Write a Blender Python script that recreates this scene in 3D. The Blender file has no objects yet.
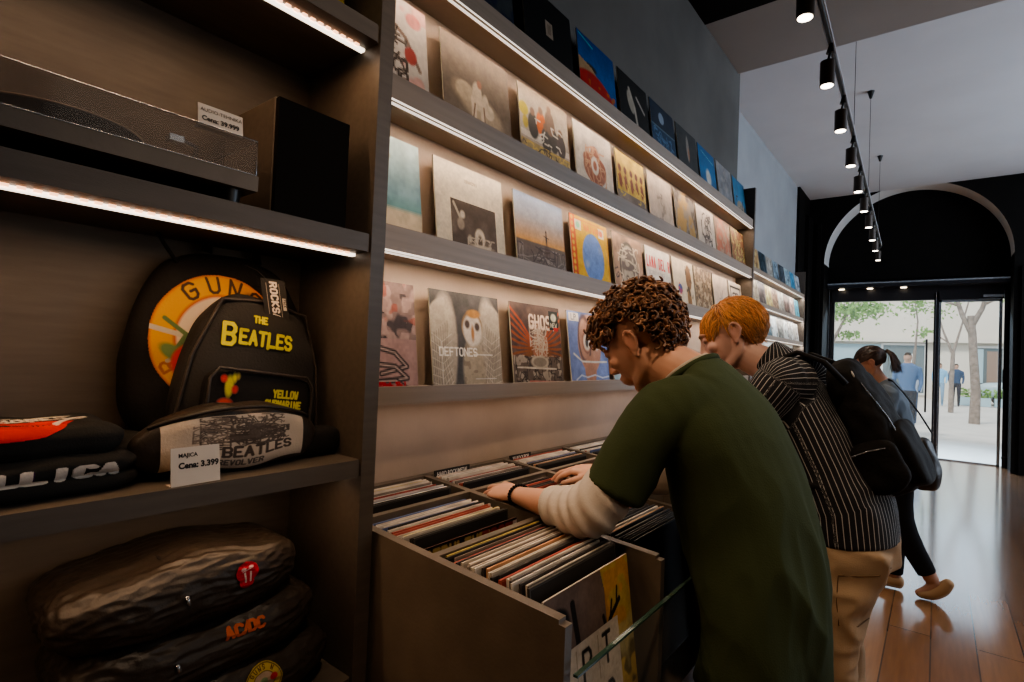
import bpy, bmesh, math, random
import numpy as np
from mathutils import Vector, Matrix, Euler, noise
random.seed(7); RNG = np.random.RandomState(11)
COL = bpy.context.scene.collection
SC = bpy.context.scene
H = 1.46
PI = math.pi

# ------------------------------------------------------------------ materials
def mat(name, color=(.5,.5,.5), rough=.6, metal=0., emit=None, estr=0., bump=0., bscale=40., var=0., vscale=6., trans=0., spec=.5, attr=None, coat=0., stretch=None, alpha=1.):
    m = bpy.data.materials.new(name); m.use_nodes = True
    nt = m.node_tree; b = nt.nodes['Principled BSDF']
    b.inputs['Base Color'].default_value = (*color, 1); b.inputs['Roughness'].default_value = rough
    b.inputs['Metallic'].default_value = metal; b.inputs['Specular IOR Level'].default_value = spec
    b.inputs['Coat Weight'].default_value = coat
    b.inputs['Alpha'].default_value = alpha
    if trans: b.inputs['Transmission Weight'].default_value = trans
    if emit: b.inputs['Emission Color'].default_value = (*emit, 1); b.inputs['Emission Strength'].default_value = estr
    tc = nt.nodes.new('ShaderNodeTexCoord')
    src = tc.outputs['Object']
    if stretch:
        mp = nt.nodes.new('ShaderNodeMapping'); mp.inputs['Scale'].default_value = stretch
        nt.links.new(src, mp.inputs['Vector']); src = mp.outputs['Vector']
    if attr:
        a = nt.nodes.new('ShaderNodeAttribute'); a.attribute_name = attr
        nt.links.new(a.outputs['Color'], b.inputs['Base Color'])
    if var:
        n = nt.nodes.new('ShaderNodeTexNoise'); n.inputs['Scale'].default_value = vscale; n.inputs['Detail'].default_value = 5
        nt.links.new(src, n.inputs['Vector'])
        r = nt.nodes.new('ShaderNodeMapRange'); r.inputs['From Min'].default_value = .3; r.inputs['From Max'].default_value = .7
        r.inputs['To Min'].default_value = 1-var; r.inputs['To Max'].default_value = 1+var
        nt.links.new(n.outputs['Fac'], r.inputs['Value'])
        mx = nt.nodes.new('ShaderNodeVectorMath'); mx.operation = 'SCALE'
        if attr: nt.links.new(a.outputs['Color'], mx.inputs[0])
        else: mx.inputs[0].default_value = color
        nt.links.new(r.outputs['Result'], mx.inputs['Scale'])
        nt.links.new(mx.outputs['Vector'], b.inputs['Base Color'])
    if bump:
        n = nt.nodes.new('ShaderNodeTexNoise'); n.inputs['Scale'].default_value = bscale; n.inputs['Detail'].default_value = 4
        nt.links.new(src, n.inputs['Vector'])
        bp = nt.nodes.new('ShaderNodeBump'); bp.inputs['Strength'].default_value = bump; bp.inputs['Distance'].default_value = .004
        nt.links.new(n.outputs['Fac'], bp.inputs['Height']); nt.links.new(bp.outputs['Normal'], b.inputs['Normal'])
    return m

M = {}
M['laminate'] = mat('dark_laminate', (.105,.085,.068), .5, var=.12, vscale=9, stretch=(8,1,8), bump=.1, bscale=120)
M['laminate2'] = mat('bin_laminate', (.135,.108,.082), .45, var=.12, vscale=14, bump=.08, bscale=150)
M['lipgrey'] = mat('shelf_lip_metal', (.30,.235,.18), .5, metal=.0, var=.1, vscale=14, stretch=(1,.15,6))
M['plaster'] = mat('display_wall_plaster', (.40,.315,.25), .85, var=.12, vscale=3.5, bump=.25, bscale=25)
M['darkplaster'] = mat('dark_grey_plaster', (.115,.112,.105), .9, var=.18, vscale=2.2, bump=.2, bscale=18)
M['greyplaster'] = mat('light_grey_plaster', (.30,.31,.32), .9, var=.08, vscale=2, bump=.1)
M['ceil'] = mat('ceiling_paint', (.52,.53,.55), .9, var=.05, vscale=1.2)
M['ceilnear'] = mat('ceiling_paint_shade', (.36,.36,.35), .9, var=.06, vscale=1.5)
M['black'] = mat('black_paint', (.006,.0052,.0045), .7, var=.2, spec=.12)
M['blackmetal'] = mat('black_metal', (.02,.018,.016), .35, metal=.3)
M['brownmetal'] = mat('bronze_spot_metal', (.06,.045,.035), .4, metal=.4)
M['frame'] = mat('shopfront_frame_metal', (.03,.03,.035), .3, metal=.5)
M['trackedge'] = mat('white_track_edge', (.62,.68,.75), .5)
M['framelite'] = mat('brushed_edge_metal', (.45,.5,.55), .25, metal=.8)
M['archband'] = mat('arch_intrados_paint', (.62,.62,.60), .8)
M['led'] = mat('led_warm', (1,.9,.8), .5, emit=(1,.86,.70), estr=2.4)
M['ledw'] = mat('led_line_soft', (1,.9,.8), .5, emit=(1,.88,.76), estr=.9)
M['leddot'] = mat('led_diode', (1,.6,.4), .5, emit=(1,.50,.28), estr=2.5)
M['spot'] = mat('spot_lens', (1,.9,.8), .5, emit=(1,.88,.72), estr=9)
M['spotdim'] = mat('spot_lens_far', (1,.9,.8), .5, emit=(1,.80,.55), estr=7)
M['white'] = mat('white_paper', (.75,.70,.64), .7)
M['whitecard'] = mat('price_card_paper', (.62,.56,.49), .75)
M['ink'] = mat('black_ink', (.02,.018,.016), .7)
M['inkwhite'] = mat('white_ink', (.8,.78,.72), .6)
M['inkyellow'] = mat('yellow_ink', (.62,.55,.03), .6)
M['inkred'] = mat('red_ink', (.45,.05,.03), .6)
M['art'] = mat('printed_sleeve', attr='art', rough=.55, coat=.0, spec=.18, bump=.03, bscale=12)
M['cloth'] = mat('printed_fabric', attr='art', rough=.85, bump=.3, bscale=220)
M['nylon'] = mat('black_nylon', (.013,.011,.0095), .8, bump=.4, bscale=90, spec=.25)
M['puffer'] = mat('glossy_black_nylon', (.030,.022,.016), .46, bump=.6, bscale=55, spec=.45)
M['skin'] = mat('skin', attr='art', rough=.5, bump=.08, bscale=90)
M['fabric'] = mat('dyed_fabric', attr='art', rough=.95, bump=.2, bscale=300, spec=.2)
M['glass'] = mat('clear_glass', (.8,.9,.88), .02, alpha=.06)
M['guardglass'] = mat('clear_guard_glass', (.6,.7,.66), .02, alpha=.025, spec=.1)
M['glassedge'] = mat('green_glass_edge', (.035,.075,.055), .15)
M['acrylic'] = mat('clear_acrylic_lid', (.20,.16,.13), .08, alpha=.22, spec=.5)

def floor_mat():
    m = bpy.data.materials.new('oiled_oak_planks'); m.use_nodes = True
    nt = m.node_tree; b = nt.nodes['Principled BSDF']; L = nt.links.new
    tc = nt.nodes.new('ShaderNodeTexCoord'); mp = nt.nodes.new('ShaderNodeMapping')
    mp.inputs['Rotation'].default_value = (0,0,PI/2); L(tc.outputs['Object'], mp.inputs['Vector'])
    br = nt.nodes.new('ShaderNodeTexBrick'); br.inputs['Scale'].default_value = 1
    br.inputs['Brick Width'].default_value = 1.9; br.inputs['Row Height'].default_value = .19; br.inputs['Mortar Size'].default_value = .0035
    br.inputs['Color1'].default_value = (.30,.125,.045,1); br.inputs['Color2'].default_value = (.42,.19,.075,1); br.inputs['Mortar'].default_value = (.10,.045,.02,1)
    L(mp.outputs['Vector'], br.inputs['Vector'])
    mp2 = nt.nodes.new('ShaderNodeMapping'); mp2.inputs['Scale'].default_value = (14,1.1,1); L(tc.outputs['Object'], mp2.inputs['Vector'])
    n = nt.nodes.new('ShaderNodeTexNoise'); n.inputs['Scale'].default_value = 3; n.inputs['Detail'].default_value = 8; L(mp2.outputs['Vector'], n.inputs['Vector'])
    r = nt.nodes.new('ShaderNodeMapRange'); r.inputs['To Min'].default_value = .65; r.inputs['To Max'].default_value = 1.35; L(n.outputs['Fac'], r.inputs['Value'])
    v = nt.nodes.new('ShaderNodeVectorMath'); v.operation = 'SCALE'; L(br.outputs['Color'], v.inputs[0]); L(r.outputs['Result'], v.inputs['Scale'])
    L(v.outputs['Vector'], b.inputs['Base Color'])
    b.inputs['Roughness'].default_value = .4
    lw = nt.nodes.new('ShaderNodeLayerWeight'); lw.inputs['Blend'].default_value = .5
    mr = nt.nodes.new('ShaderNodeMapRange'); mr.interpolation_type = 'SMOOTHSTEP'; mr.inputs['From Min'].default_value = .45; mr.inputs['From Max'].default_value = .88; mr.inputs['To Min'].default_value = .05; mr.inputs['To Max'].default_value = .82
    L(lw.outputs['Facing'], mr.inputs['Value'])
    gl = nt.nodes.new('ShaderNodeBsdfGlossy'); gl.inputs['Roughness'].default_value = .13; gl.inputs['Color'].default_value = (.80,.92,1,1)
    ms = nt.nodes.new('ShaderNodeMixShader'); L(mr.outputs['Result'], ms.inputs[0]); L(b.outputs[0], ms.inputs[1]); L(gl.outputs[0], ms.inputs[2])
    L(ms.outputs[0], nt.nodes['Material Output'].inputs['Surface'])
    return m
M['floor'] = floor_mat()

# ------------------------------------------------------------------ mesh helpers
class MB:
    def __init__(s): s.v = []; s.f = []; s.m = []; s.sm = []
    def add(s, vs, fs, mi=0, smooth=False):
        o = len(s.v); s.v += [tuple(v) for v in vs]
        for f in fs: s.f.append([i+o for i in f]); s.m.append(mi); s.sm.append(smooth)
        return s
    def box(s, x0, x1, y0, y1, z0, z1, mi=0, T=None, ztop=None):
        vs = [(x,y,z) for x in (x0,x1) for y in (y0,y1) for z in (z0,z1)]
        if ztop:  # ztop(x) slope of the top
            vs = [(x,y,(ztop(x) if z == z1 else z)) for x,y,z in vs]
        if T: vs = [tuple(T @ Vector(v)) for v in vs]
        return s.add(vs, [(0,1,3,2),(4,6,7,5),(0,4,5,1),(2,3,7,6),(0,2,6,4),(1,5,7,3)], mi)
    def quad(s, a, b, c, d, mi=0): return s.add([a,b,c,d], [(0,1,2,3)], mi)
    def cyl(s, p, q, r, r2=None, n=16, mi=0, caps=True, smooth=True):
        p = Vector(p); q = Vector(q); r2 = r if r2 is None else r2
        d = (q-p).normalized(); u = d.orthogonal().normalized(); w = d.cross(u)
        vs = [p + (u*math.cos(a)+w*math.sin(a))*r for a in [2*PI*i/n for i in range(n)]]
        vs += [q + (u*math.cos(a)+w*math.sin(a))*r2 for a in [2*PI*i/n for i in range(n)]]
        s.add(vs, [(i,(i+1)%n,n+(i+1)%n,n+i) for i in range(n)], mi, smooth)
        if caps: s.add(vs, [list(range(n))[::-1], list(range(n,2*n))], mi)
        return s
    def tube(s, pts, r, n=8, mi=0, closed=False):
        pts = [Vector(p) for p in pts]; N = len(pts)
        rs = r if isinstance(r, (list, tuple)) else [r]*N
        u = None; vs = []
        for i,p in enumerate(pts):
            a = pts[(i-1)%N] if closed or i else p; b = pts[(i+1)%N] if closed or i < N-1 else p
            d = (b-a).normalized() if (b-a).length > 1e-9 else Vector((0,0,1))
            if u is None: u = d.orthogonal().normalized()
            u = (u - d*u.dot(d)); u = u.normalized() if u.length > 1e-6 else d.orthogonal().normalized()
            w = d.cross(u)
            vs += [p + (u*math.cos(t)+w*math.sin(t))*rs[i] for t in [2*PI*k/n for k in range(n)]]
        fs = []
        for i in range(N if closed else N-1):
            j = (i+1)%N
            fs += [(i*n+k, i*n+(k+1)%n, j*n+(k+1)%n, j*n+k) for k in range(n)]
        s.add(vs, fs, mi, True)
        if not closed: s.add(vs, [list(range(n))[::-1], list(range((N-1)*n, N*n))], mi)
        return s
    def ribbon(s, pts, w, t, up=(0,0,1), mi=0):
        """flat strap along pts: width w across, thickness t"""
        pts = [Vector(p) for p in pts]; N = len(pts); vs = []
        for i,p in enumerate(pts):
            d = (pts[min(i+1,N-1)]-pts[max(i-1,0)]).normalized(); uv = up[i] if isinstance(up[0], (tuple,list,Vector)) else up
            side = d.cross(Vector(uv)).normalized(); nn = side.cross(d).normalized()
            for a,b in ((-1,-1),(1,-1),(1,1),(-1,1)): vs.append(p + side*w/2*a + nn*t/2*b)
        fs = [(i*4+k, i*4+(k+1)%4, i*4+4+(k+1)%4, i*4+4+k) for i in range(N-1) for k in range(4)]
        fs += [(3,2,1,0), (N*4-4,N*4-3,N*4-2,N*4-1)]
        return s.add(vs, fs, mi, True)
    def build(s, name, mats, parent=None, loc=None, recalc=True):
        me = bpy.data.meshes.new(name); me.from_pydata(s.v, [], s.f)
        if not isinstance(mats, (list,tuple)): mats = [mats]
        for m in mats: me.materials.append(m)
        me.polygons.foreach_set('material_index', s.m); me.polygons.foreach_set('use_smooth', s.sm)
        if recalc and len(s.f) < 60000:
            bm = bmesh.new(); bm.from_mesh(me); bmesh.ops.recalc_face_normals(bm, faces=bm.faces); bm.to_mesh(me); bm.free()
        me.update()
        return link(name, me, parent, loc)
def link(name, me, parent=None, loc=None):
    o = bpy.data.objects.new(name, me); COL.objects.link(o)
    if parent: o.parent = parent
    if loc: o.location = loc
    return o
def tag(o, label=None, cat=None, group=None, kind=None):
    if label: o['label'] = label
    if cat: o['category'] = cat
    if group: o['group'] = group
    if kind: o['kind'] = kind
    return o
def empty(name, loc=(0,0,0), rot=(0,0,0)):
    o = bpy.data.objects.new(name, None); COL.objects.link(o); o.location = loc; o.rotation_euler = rot
    o.empty_display_size = .1
    return o
def struct(name, mb, m, label=None):
    o = mb.build(name, m); o['kind'] = 'structure'
    if label: o['label'] = label
    return o
def copy_tree(o, parent=None):
    c = o.copy(); COL.objects.link(c); c.parent = parent
    for ch in [x for x in bpy.data.objects if x.parent == o]: copy_tree(ch, c)
    return c
def textmesh(mb, txt, size, T, mi=0, shear=0., align='CENTER', bold=0.0, sx=1.):
    cu = bpy.data.curves.new('t', 'FONT'); cu.body = txt; cu.size = size; cu.align_x = align; cu.shear = shear; cu.offset = bold; cu.resolution_u = 3
    ob = bpy.data.objects.new('t', cu); COL.objects.link(ob)
    dg = bpy.context.evaluated_depsgraph_get(); dg.update()
    me = bpy.data.meshes.new_from_object(ob.evaluated_get(dg))
    mb.add([T @ Vector((v.co.x*sx, v.co.y, 0)) for v in me.vertices], [list(p.vertices) for p in me.polygons], mi)
    bpy.data.objects.remove(ob); bpy.data.curves.remove(cu); bpy.data.meshes.remove(me)

# ------------------------------------------------------------------ painting (colour attribute canvases)
FONT = {'A':'062046 1434','B':'0600304142330333 334445360 6'.replace(' 6','6'),'C':'4130100105163645','D':'06003041453606','E':'40000646 0333','F':'400006 0333','G':'41301001051636454323','H':'0006 4046 0343','I':'2026','J':'4045361605','K':'0006 4003 0346','L':'000646','M':'0600234046','N':'06004640','O':'100105163645413010','P':'06003041423303','Q':'100105163645413010 2446','R':'06003041423303 2346','S':'413010010213334445361605','T':'0040 2026','U':'000516364540','V':'002640','W':'0016233640','X':'0046 4006','Y':'002340 2326','Z':'00400646','0':'100105163645413010','1':'112026','2':'01103041420646','3':'004023334445361605','4':'300444 3036','5':'4000033344453605','8':'10304142331302011013 1304051636454433','9':'4233130201103041453616','.':'2526','/':'4006','-':'1333',' ':'','!':'2024 2526'}
class Art:
    def __init__(s, w, h=None, base=(.5,.5,.5)):
        s.w = w; s.h = h or w; s.c = np.ones((s.h, s.w, 3))*np.array(base)
        s.U, s.V = np.meshgrid((np.arange(s.w)+.5)/s.w, (np.arange(s.h)+.5)/s.h)
        s.asp = s.h/s.w
    def mixm(s, m, col, a=1.):
        m = np.clip(m,0,1)[...,None]*a; s.c = s.c*(1-m)+np.array(col)*m; return s
    def vgrad(s, stops):
        for k in range(3): s.c[...,k] = np.interp(s.V, [t for t,_ in stops], [c[k] for _,c in stops])
        return s
    def ell(s, cx, cy, rx, ry, col, a=1., rot=0., soft=.02, ring=None):
        dx = s.U-cx; dy = (s.V-cy); c, n = math.cos(rot), math.sin(rot)
        d = np.sqrt(((dx*c+dy*n)/rx)**2+((-dx*n+dy*c)/ry)**2)
        m = np.clip((1-d)/soft*min(rx,ry)+.5, 0, 1)
        if ring: m = m*np.clip((d-ring)/soft*min(rx,ry)+.5,0,1)
        return s.mixm(m, col, a)
    def rect(s, x0, y0, x1, y1, col, a=1.):
        return s.mixm(((s.U>x0)&(s.U<x1)&(s.V>y0)&(s.V<y1))*1., col, a)
    def line(s, pts, w, col, a=1.):
        D = np.full(s.U.shape, 9.)
        for (x0,y0),(x1,y1) in zip(pts[:-1], pts[1:]):
            vx, vy = x1-x0, (y1-y0)*s.asp; L = vx*vx+vy*vy+1e-12
            t = np.clip(((s.U-x0)*vx+(s.V-y0)*s.asp*vy)/L,0,1)
            D = np.minimum(D, np.hypot(s.U-x0-t*vx, (s.V-y0)*s.asp-t*vy))
        px = 1./s.w
        return s.mixm((w/2-D)/px+.5, col, a)
    def poly(s, pts, col, a=1.):
        m = np.zeros(s.U.shape, bool); n = len(pts)
        for i in range(n):
            x0,y0 = pts[i]; x1,y1 = pts[(i+1)%n]
            if y0 == y1: continue
            cond = ((s.V < y0) != (s.V < y1)) & (s.U < (x1-x0)*(s.V-y0)/(y1-y0)+x0)
            m ^= cond
        return s.mixm(m*1., col, a)
    def noise(s, n, seed=0):
        r = np.random.RandomState(seed); g = r.rand(n+2, n+2)
        x = s.U*n; y = s.V*n; i = x.astype(int); j = y.astype(int); fx = x-i; fy = y-j
        fx = fx*fx*(3-2*fx); fy = fy*fy*(3-2*fy)
        return (g[j,i]*(1-fx)+g[j,i+1]*fx)*(1-fy)+(g[j+1,i]*(1-fx)+g[j+1,i+1]*fx)*fy
    def blot(s, n, seed, thr, col, a=1., region=None, soft=.08):
        m = np.clip((s.noise(n,seed)*.6+s.noise(n*2,seed+1)*.4-thr)/soft,0,1)
        if region: x0,y0,x1,y1 = region; m = m*((s.U>x0)&(s.U<x1)&(s.V>y0)&(s.V<y1))
        return s.mixm(m, col, a)
    def mottle(s, n, seed, amt):
        s.c = s.c*(1+amt*(s.noise(n,seed)+s.noise(n*2,seed+5)-1)[...,None]); return s
    def text(s, txt, x, y, hgt, col, w=None, sx=1., gap=.3, rot=0., arc=None, shear=0.):
        """x,y = left top; hgt = letter height in u units (fraction of the width)"""
        k = hgt/6.; w = w or hgt*.18; cx = 0.
        for ch in txt:
            for st in FONT.get(ch.upper() if ch.upper() in FONT else ' ','').split():
                pts = []
                for i in range(0, len(st)-1, 2):
                    px = (cx+int(st[i])*k*sx) + shear*(6-int(st[i+1]))*k; py = int(st[i+1])*k
                    if arc:
                        ccx, ccy, R, a0 = arc; an = a0+px/R
                        pts.append((ccx+(R-py+hgt)*math.sin(an), ccy-(R-py+hgt)*math.cos(an)/s.asp))
                    else:
                        c, n = math.cos(rot), math.sin(rot)
                        pts.append((x+px*c-py*n, y+(px*n+py*c)/s.asp))
                if len(pts) > 1: s.line(pts, w, col)
            cx += (4*sx+1.5)*k + gap*k
        return s
    def scribble(s, n, seed, col, w, region=(.1,.1,.9,.9), step=.12, k=6):
        r = np.random.RandomState(seed); x0,y0,x1,y1 = region
        for _ in range(n):
            p = [(x0+r.rand()*(x1-x0), y0+r.rand()*(y1-y0))]; a = r.rand()*6.3
            for _ in range(k):
                a += (r.rand()-.5)*2.4; q = p[-1]
                p.append((min(max(q[0]+math.cos(a)*step*r.rand(),x0),x1), min(max(q[1]+math.sin(a)*step*r.rand(),y0),y1)))
            s.line(p, w, col)
        return s
    def at(s, u, v):
        i = np.clip((np.asarray(u)*s.w).astype(int),0,s.w-1); j = np.clip((np.asarray(v)*s.h).astype(int),0,s.h-1)
        return s.c[j,i]
def setcol(me, cols):
    a = me.color_attributes.get('art') or me.color_attributes.new('art','FLOAT_COLOR','POINT')
    c = np.ones((len(me.vertices),4), np.float32); c[:,:3] = np.clip(cols,0,1)
    a.data.foreach_set('color', c.ravel())
def art_face_cols(me, cols):
    a = me.color_attributes.new('art','FLOAT_COLOR','CORNER')
    n = np.empty(len(me.polygons), int); me.polygons.foreach_get('loop_total', n)
    c = np.ones((len(me.loops),4), np.float32); c[:,:3] = np.clip(np.repeat(cols, n, axis=0),0,1)
    a.data.foreach_set('color', c.ravel())

def panel_mesh(name, art, w, h, t, edge=(.55,.5,.42)):
    """thin slab standing in local YZ; printed face looks to +X; local y from 0 to w, z 0 to h. One face per canvas cell."""
    nx, ny = art.w, art.h
    sd = int(abs(art.c.sum()*10))%999; gr = 1+.16*(art.noise(nx//6,sd)-.5)+.14*(art.noise(nx//2,sd+1)-.5)+.10*(art.noise(4,sd+2)-.5)
    art.c = art.c*gr[...,None]
    ys = np.linspace(0,w,nx+1); zs = np.linspace(h,0,ny+1)
    V = [(0,y,z) for z in zs for y in ys]
    F = [(j*(nx+1)+i, (j+1)*(nx+1)+i, (j+1)*(nx+1)+i+1, j*(nx+1)+i+1) for j in range(ny) for i in range(nx)]
    n0 = len(V)
    V += [(0,0,0),(0,w,0),(0,w,h),(0,0,h),(-t,0,0),(-t,w,0),(-t,w,h),(-t,0,h)]
    o = n0
    F += [(o+4,o+7,o+6,o+5),(o+0,o+4,o+5,o+1),(o+3,o+2,o+6,o+7),(o+0,o+3,o+7,o+4),(o+1,o+5,o+6,o+2)]
    me = bpy.data.meshes.new(name); me.from_pydata(V, [], F); me.materials.append(M['art'])
    cols = np.concatenate([np.clip(art.c,0,1).reshape(-1,3)**1.38, np.tile(np.array(edge),(5,1))])
    art_face_cols(me, cols); me.update()
    return me

# ------------------------------------------------------------------ the room shell
YW0, YW1 = -2.2, 4.13       # display wall run
YF, YE = 10.65, 11.25       # front of the end wall / plane of the shopfront
XW, XF, XR = -1.17, -1.85, 3.6
ZC1, ZC2 = 3.58, 4.36
struct('floor', MB().box(-4, 6, YW0, YE+.1, -.1, 0), M['floor'], 'glossy warm oak plank floor reflecting the street light')
struct('wall_left', MB().box(XW-.9, XW, YW0, YW1, 0, 2.46), M['plaster'])
struct('wall_left_upper', MB().box(XW-.9, XW-.02, YW0, YW1, 2.46, ZC1+.3), M['darkplaster'])
struct('wall_left_far', MB().box(XF-.3, XF, YW1, YF, 0, ZC2+.1), M['greyplaster'])
struct('wall_right', MB().box(XR, XR+.2, YW0, YF, 0, ZC2+.1), M['greyplaster'])
struct('wall_back', MB().box(-2.2, XR+.2, YW0-.2, YW0, 0, ZC2+.1), M['darkplaster'])
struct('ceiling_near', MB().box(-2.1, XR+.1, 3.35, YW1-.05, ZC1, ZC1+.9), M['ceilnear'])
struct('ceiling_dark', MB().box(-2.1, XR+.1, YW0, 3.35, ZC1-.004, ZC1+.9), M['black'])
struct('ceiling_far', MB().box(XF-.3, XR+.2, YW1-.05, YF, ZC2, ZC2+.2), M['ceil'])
# end wall with an arched opening
AXL, AXR = -1.57, .86
AC = (AXL+AXR)/2; AR = (AXR-AXL)/2; AZ = 4.44-AR
AZ = 3.22
def arch_pts(r=AR, n=48): return [(AC+r*math.cos(PI-PI*i/n), AZ+r*math.sin(PI-PI*i/n)) for i in range(n+1)]
AP = arch_pts()
mb = MB()
top = ZC2+.1
def arch_wall(mb, y):
    P = [(AXL, 0.)] + AP + [(AXR, 0.)]
    for (x0,z0),(x1,z1) in zip(AP[:-1], AP[1:]): mb.quad((x0,y,z0),(x1,y,z1),(x1,y,top),(x0,y,top))
    mb.quad((XF-.3,y,0),(AXL,y,0),(AXL,y,top),(XF-.3,y,top)); mb.quad((AXR,y,0),(XR+.2,y,0),(XR+.2,y,top),(AXR,y,top))
arch_wall(mb, YF); arch_wall(mb, YE+.05)
mb.quad((AXL,YF,0),(AXL,YE+.05,0),(AXL,YE+.05,AZ),(AXL,YF,AZ)); mb.quad((AXR,YF,0),(AXR,YE+.05,0),(AXR,YE+.05,AZ),(AXR,YF,AZ))
struct('wall_front', mb, M['black'], 'black painted end wall with a tall round arch')
mb = MB()
for (x0,z0),(x1,z1) in zip(AP[:-1], AP[1:]): mb.quad((x0,YF,z0),(x1,YF,z1),(x1,YF+.5,z1),(x0,YF+.5,z0))
o = struct('trim_1', mb, M['archband'], 'pale curved underside of the arch'); 
# tympanum (dark infill above the shopfront)
mb = MB(); P = arch_pts(AR+.001)
ZT = 2.98
mb.add([(x,YF+.5,z) for x,z in [(AXL,ZT)]+P+[(AXR,ZT)]], [list(range(len(P)+2))]); mb.box(AXL,AXR,YF+.5,YE+.06,ZT-.02,ZT)
struct('wall_front_infill', mb, M['black'])
# dark side wall + pilasters between the light wall and the arch
mb = MB(); mb.box(XF, XF+.04, 9.75, YF, 0, ZC2); mb.box(XF+.04, XF+.10, 10.25, YF, 0, 4.0); mb.box(-1.68,-1.62,YF-.05,YF,0,3.9)
struct('wall_left_pilaster', mb, M['black'])
mb = MB(); mb.box(AXR+.08, AXR+.2, YF-.06, YF, 0, 3.0)
struct('wall_front_pilaster', mb, M['black'])
struct('baseboard_left', MB().box(XF, XF+.02, YW1, 9.75, 0, .12), M['black'])

# shopfront : window pane left, glass door right
mb = MB()
XM = -.02
for a in ((AXL,AXL+.05,YE-.03,YE+.05,0,ZT),(AXR-.05,AXR,YE-.03,YE+.05,0,ZT),(AXL,AXR,YE-.03,YE+.05,2.60,ZT),(AXL+.01,AXR-.01,YE-.30,YE-.03,2.82,2.90),(AXL+.05,AXL+.10,YE,YE+.05,0,2.72),(AXL,XM,YE,YE+.05,0,.06)):
    mb.box(*a)
struct('window_1', mb, M['frame'], 'dark metal shopfront frame under the arch')
mb = MB(); mb.box(AXL+.01,AXR-.01,YE-.306,YE-.30,2.875,2.90); mb.box(AXL+.012,AXL+.022,YE-.036,YE-.03,0,2.9)
wf = mb.build('window_edge_strip', M['framelite'], bpy.data.objects['window_1'])
mb = MB(); mb.box(AXL+.1, XM, YE+.02, YE+.03, .06, 2.60)
mb.build('window_pane', M['glass'], bpy.data.objects['window_1'])
# mullion and door leaf (door stands closed in plane)
mb = MB(); mb.box(XM-.035,XM+.03,YE-.03,YE+.05,0,2.72)
struct('trim_2', mb, M['frame'], 'dark mullion between window and glass door')
mb = MB(); mb.box(XM-.012,XM-.004,YE-.036,YE-.03,0,2.72); mb.build('mullion_edge', M['framelite'], bpy.data.objects['trim_2'])
mb = MB(); mb.box(XM+.03,XM+.06,YE,YE+.04,.0,2.70); mb.box(.745,.785,YE,YE+.04,0,2.70); mb.box(XM+.03,.785,YE,YE+.04,2.56,2.60); mb.box(XM+.03,.785,YE,YE+.04,0,.02)
d = struct('door_1', mb, M['framelite'], 'tall glass entrance door')
mb = MB(); mb.box(XM+.06,.745,YE+.015,YE+.025,.02,2.56); mb.build('door_pane', M['glass'], d)
mb = MB(); mb.cyl((XM-.12,YE-.07,.75),(XM-.12,YE-.07,1.95),.014); mb.cyl((XM-.12,YE-.07,.85),(XM-.12,YE,.85),.01); mb.cyl((XM-.12,YE-.07,1.85),(XM-.12,YE,1.85),.01)
mb.build('door_handle', M['blackmetal'], d)
mb = MB(); mb.box(.55,.80,YE-.08,YE-.03,2.62,2.66); mb.box(.50,.80,YE-.06,YE-.045,2.59,2.60); mb.build('door_closer', M['framelite'], d)
mb = MB(); mb.box(.80,.84,YE-.10,YE-.03,0,2.72); mb.box(.79,.86,YE-.13,YE-.1,.14,.17); mb.box(.79,.86,YE-.13,YE-.1,1.2,1.5)
mb.build('door_hinge_post', M['frame'], d)
for i,x in enumerate((-1.35,-.93,-.46)):
    o = empty('recessed_spotlight', (x, YE-.17, 2.82)); tag(o, ['small recessed spotlight over the window, the one nearest the record shelves','small recessed spotlight over the middle of the shop window','small recessed spotlight over the window beside the mullion'][i], 'spotlight', 'spotlights in the shopfront soffit')
    MB().cyl((0,0,-.012),(0,0,0),.06,.06).build('trim_ring', M['blackmetal'], o)
    MB().cyl((0,0,-.02),(0,0,-.012),.042,.046).build('lens', M['spotdim'], o)
# ------------------------------------------------------------------ record display rack on the wall
def rack(name, label, x0, xf, y0, y1, leds, liph, th, posts, hi=2.70):
    r = empty(name, ((x0+xf)/2, (y0+y1)/2, 0)); tag(r, label, 'display rack')
    ox, oy = r.location.x, r.location.y
    def B(nm, m, *a):
        mb = MB()
        for q in a: mb.box(q[0]-ox,q[1]-ox,q[2]-oy,q[3]-oy,q[4],q[5])
        return mb.build(nm, m, r)
    for z,h in zip(leds, liph):
        s = B('shelf', M['lipgrey'], (x0,xf,y0,y1,z,z+.014), (xf-.012,xf,y0,y1,z+.014,z+h))
        if h > .05:
            mb = MB(); mb.box(xf-.016-ox, xf-.009-ox, y0-oy, y1-oy, z-.004, z-.0005); mb.box(xf-ox, xf+.001-ox, y0-oy, y1-oy, z-.001, z+.004)
            mb.build('led_strip', M['ledw'], s)
    for a,b,z0,z1 in posts: B('side_panel', M['laminate'], (x0,xf+.008,a,b,z0,z1))
    return r
LEDZ = [2.425, 2.068, 1.697, 1.318]
rk = rack('record_display_rack', 'long four-ledge record display rack lit under its upper ledges, above the record bins', XW, -1.06, .72, 4.10, LEDZ, [.062,.066,.066,.045], .014, [(4.10,4.13,1.1,2.72)])
rk2 = rack('record_display_rack', 'bright white-lit record rack on the pale wall beyond the first rack', XF, -1.70, 4.9, 9.72, [2.52,2.135,1.755,1.37], [.06,.06,.06,.05], .02, [(9.72,9.74,1.0,2.95)])

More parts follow.
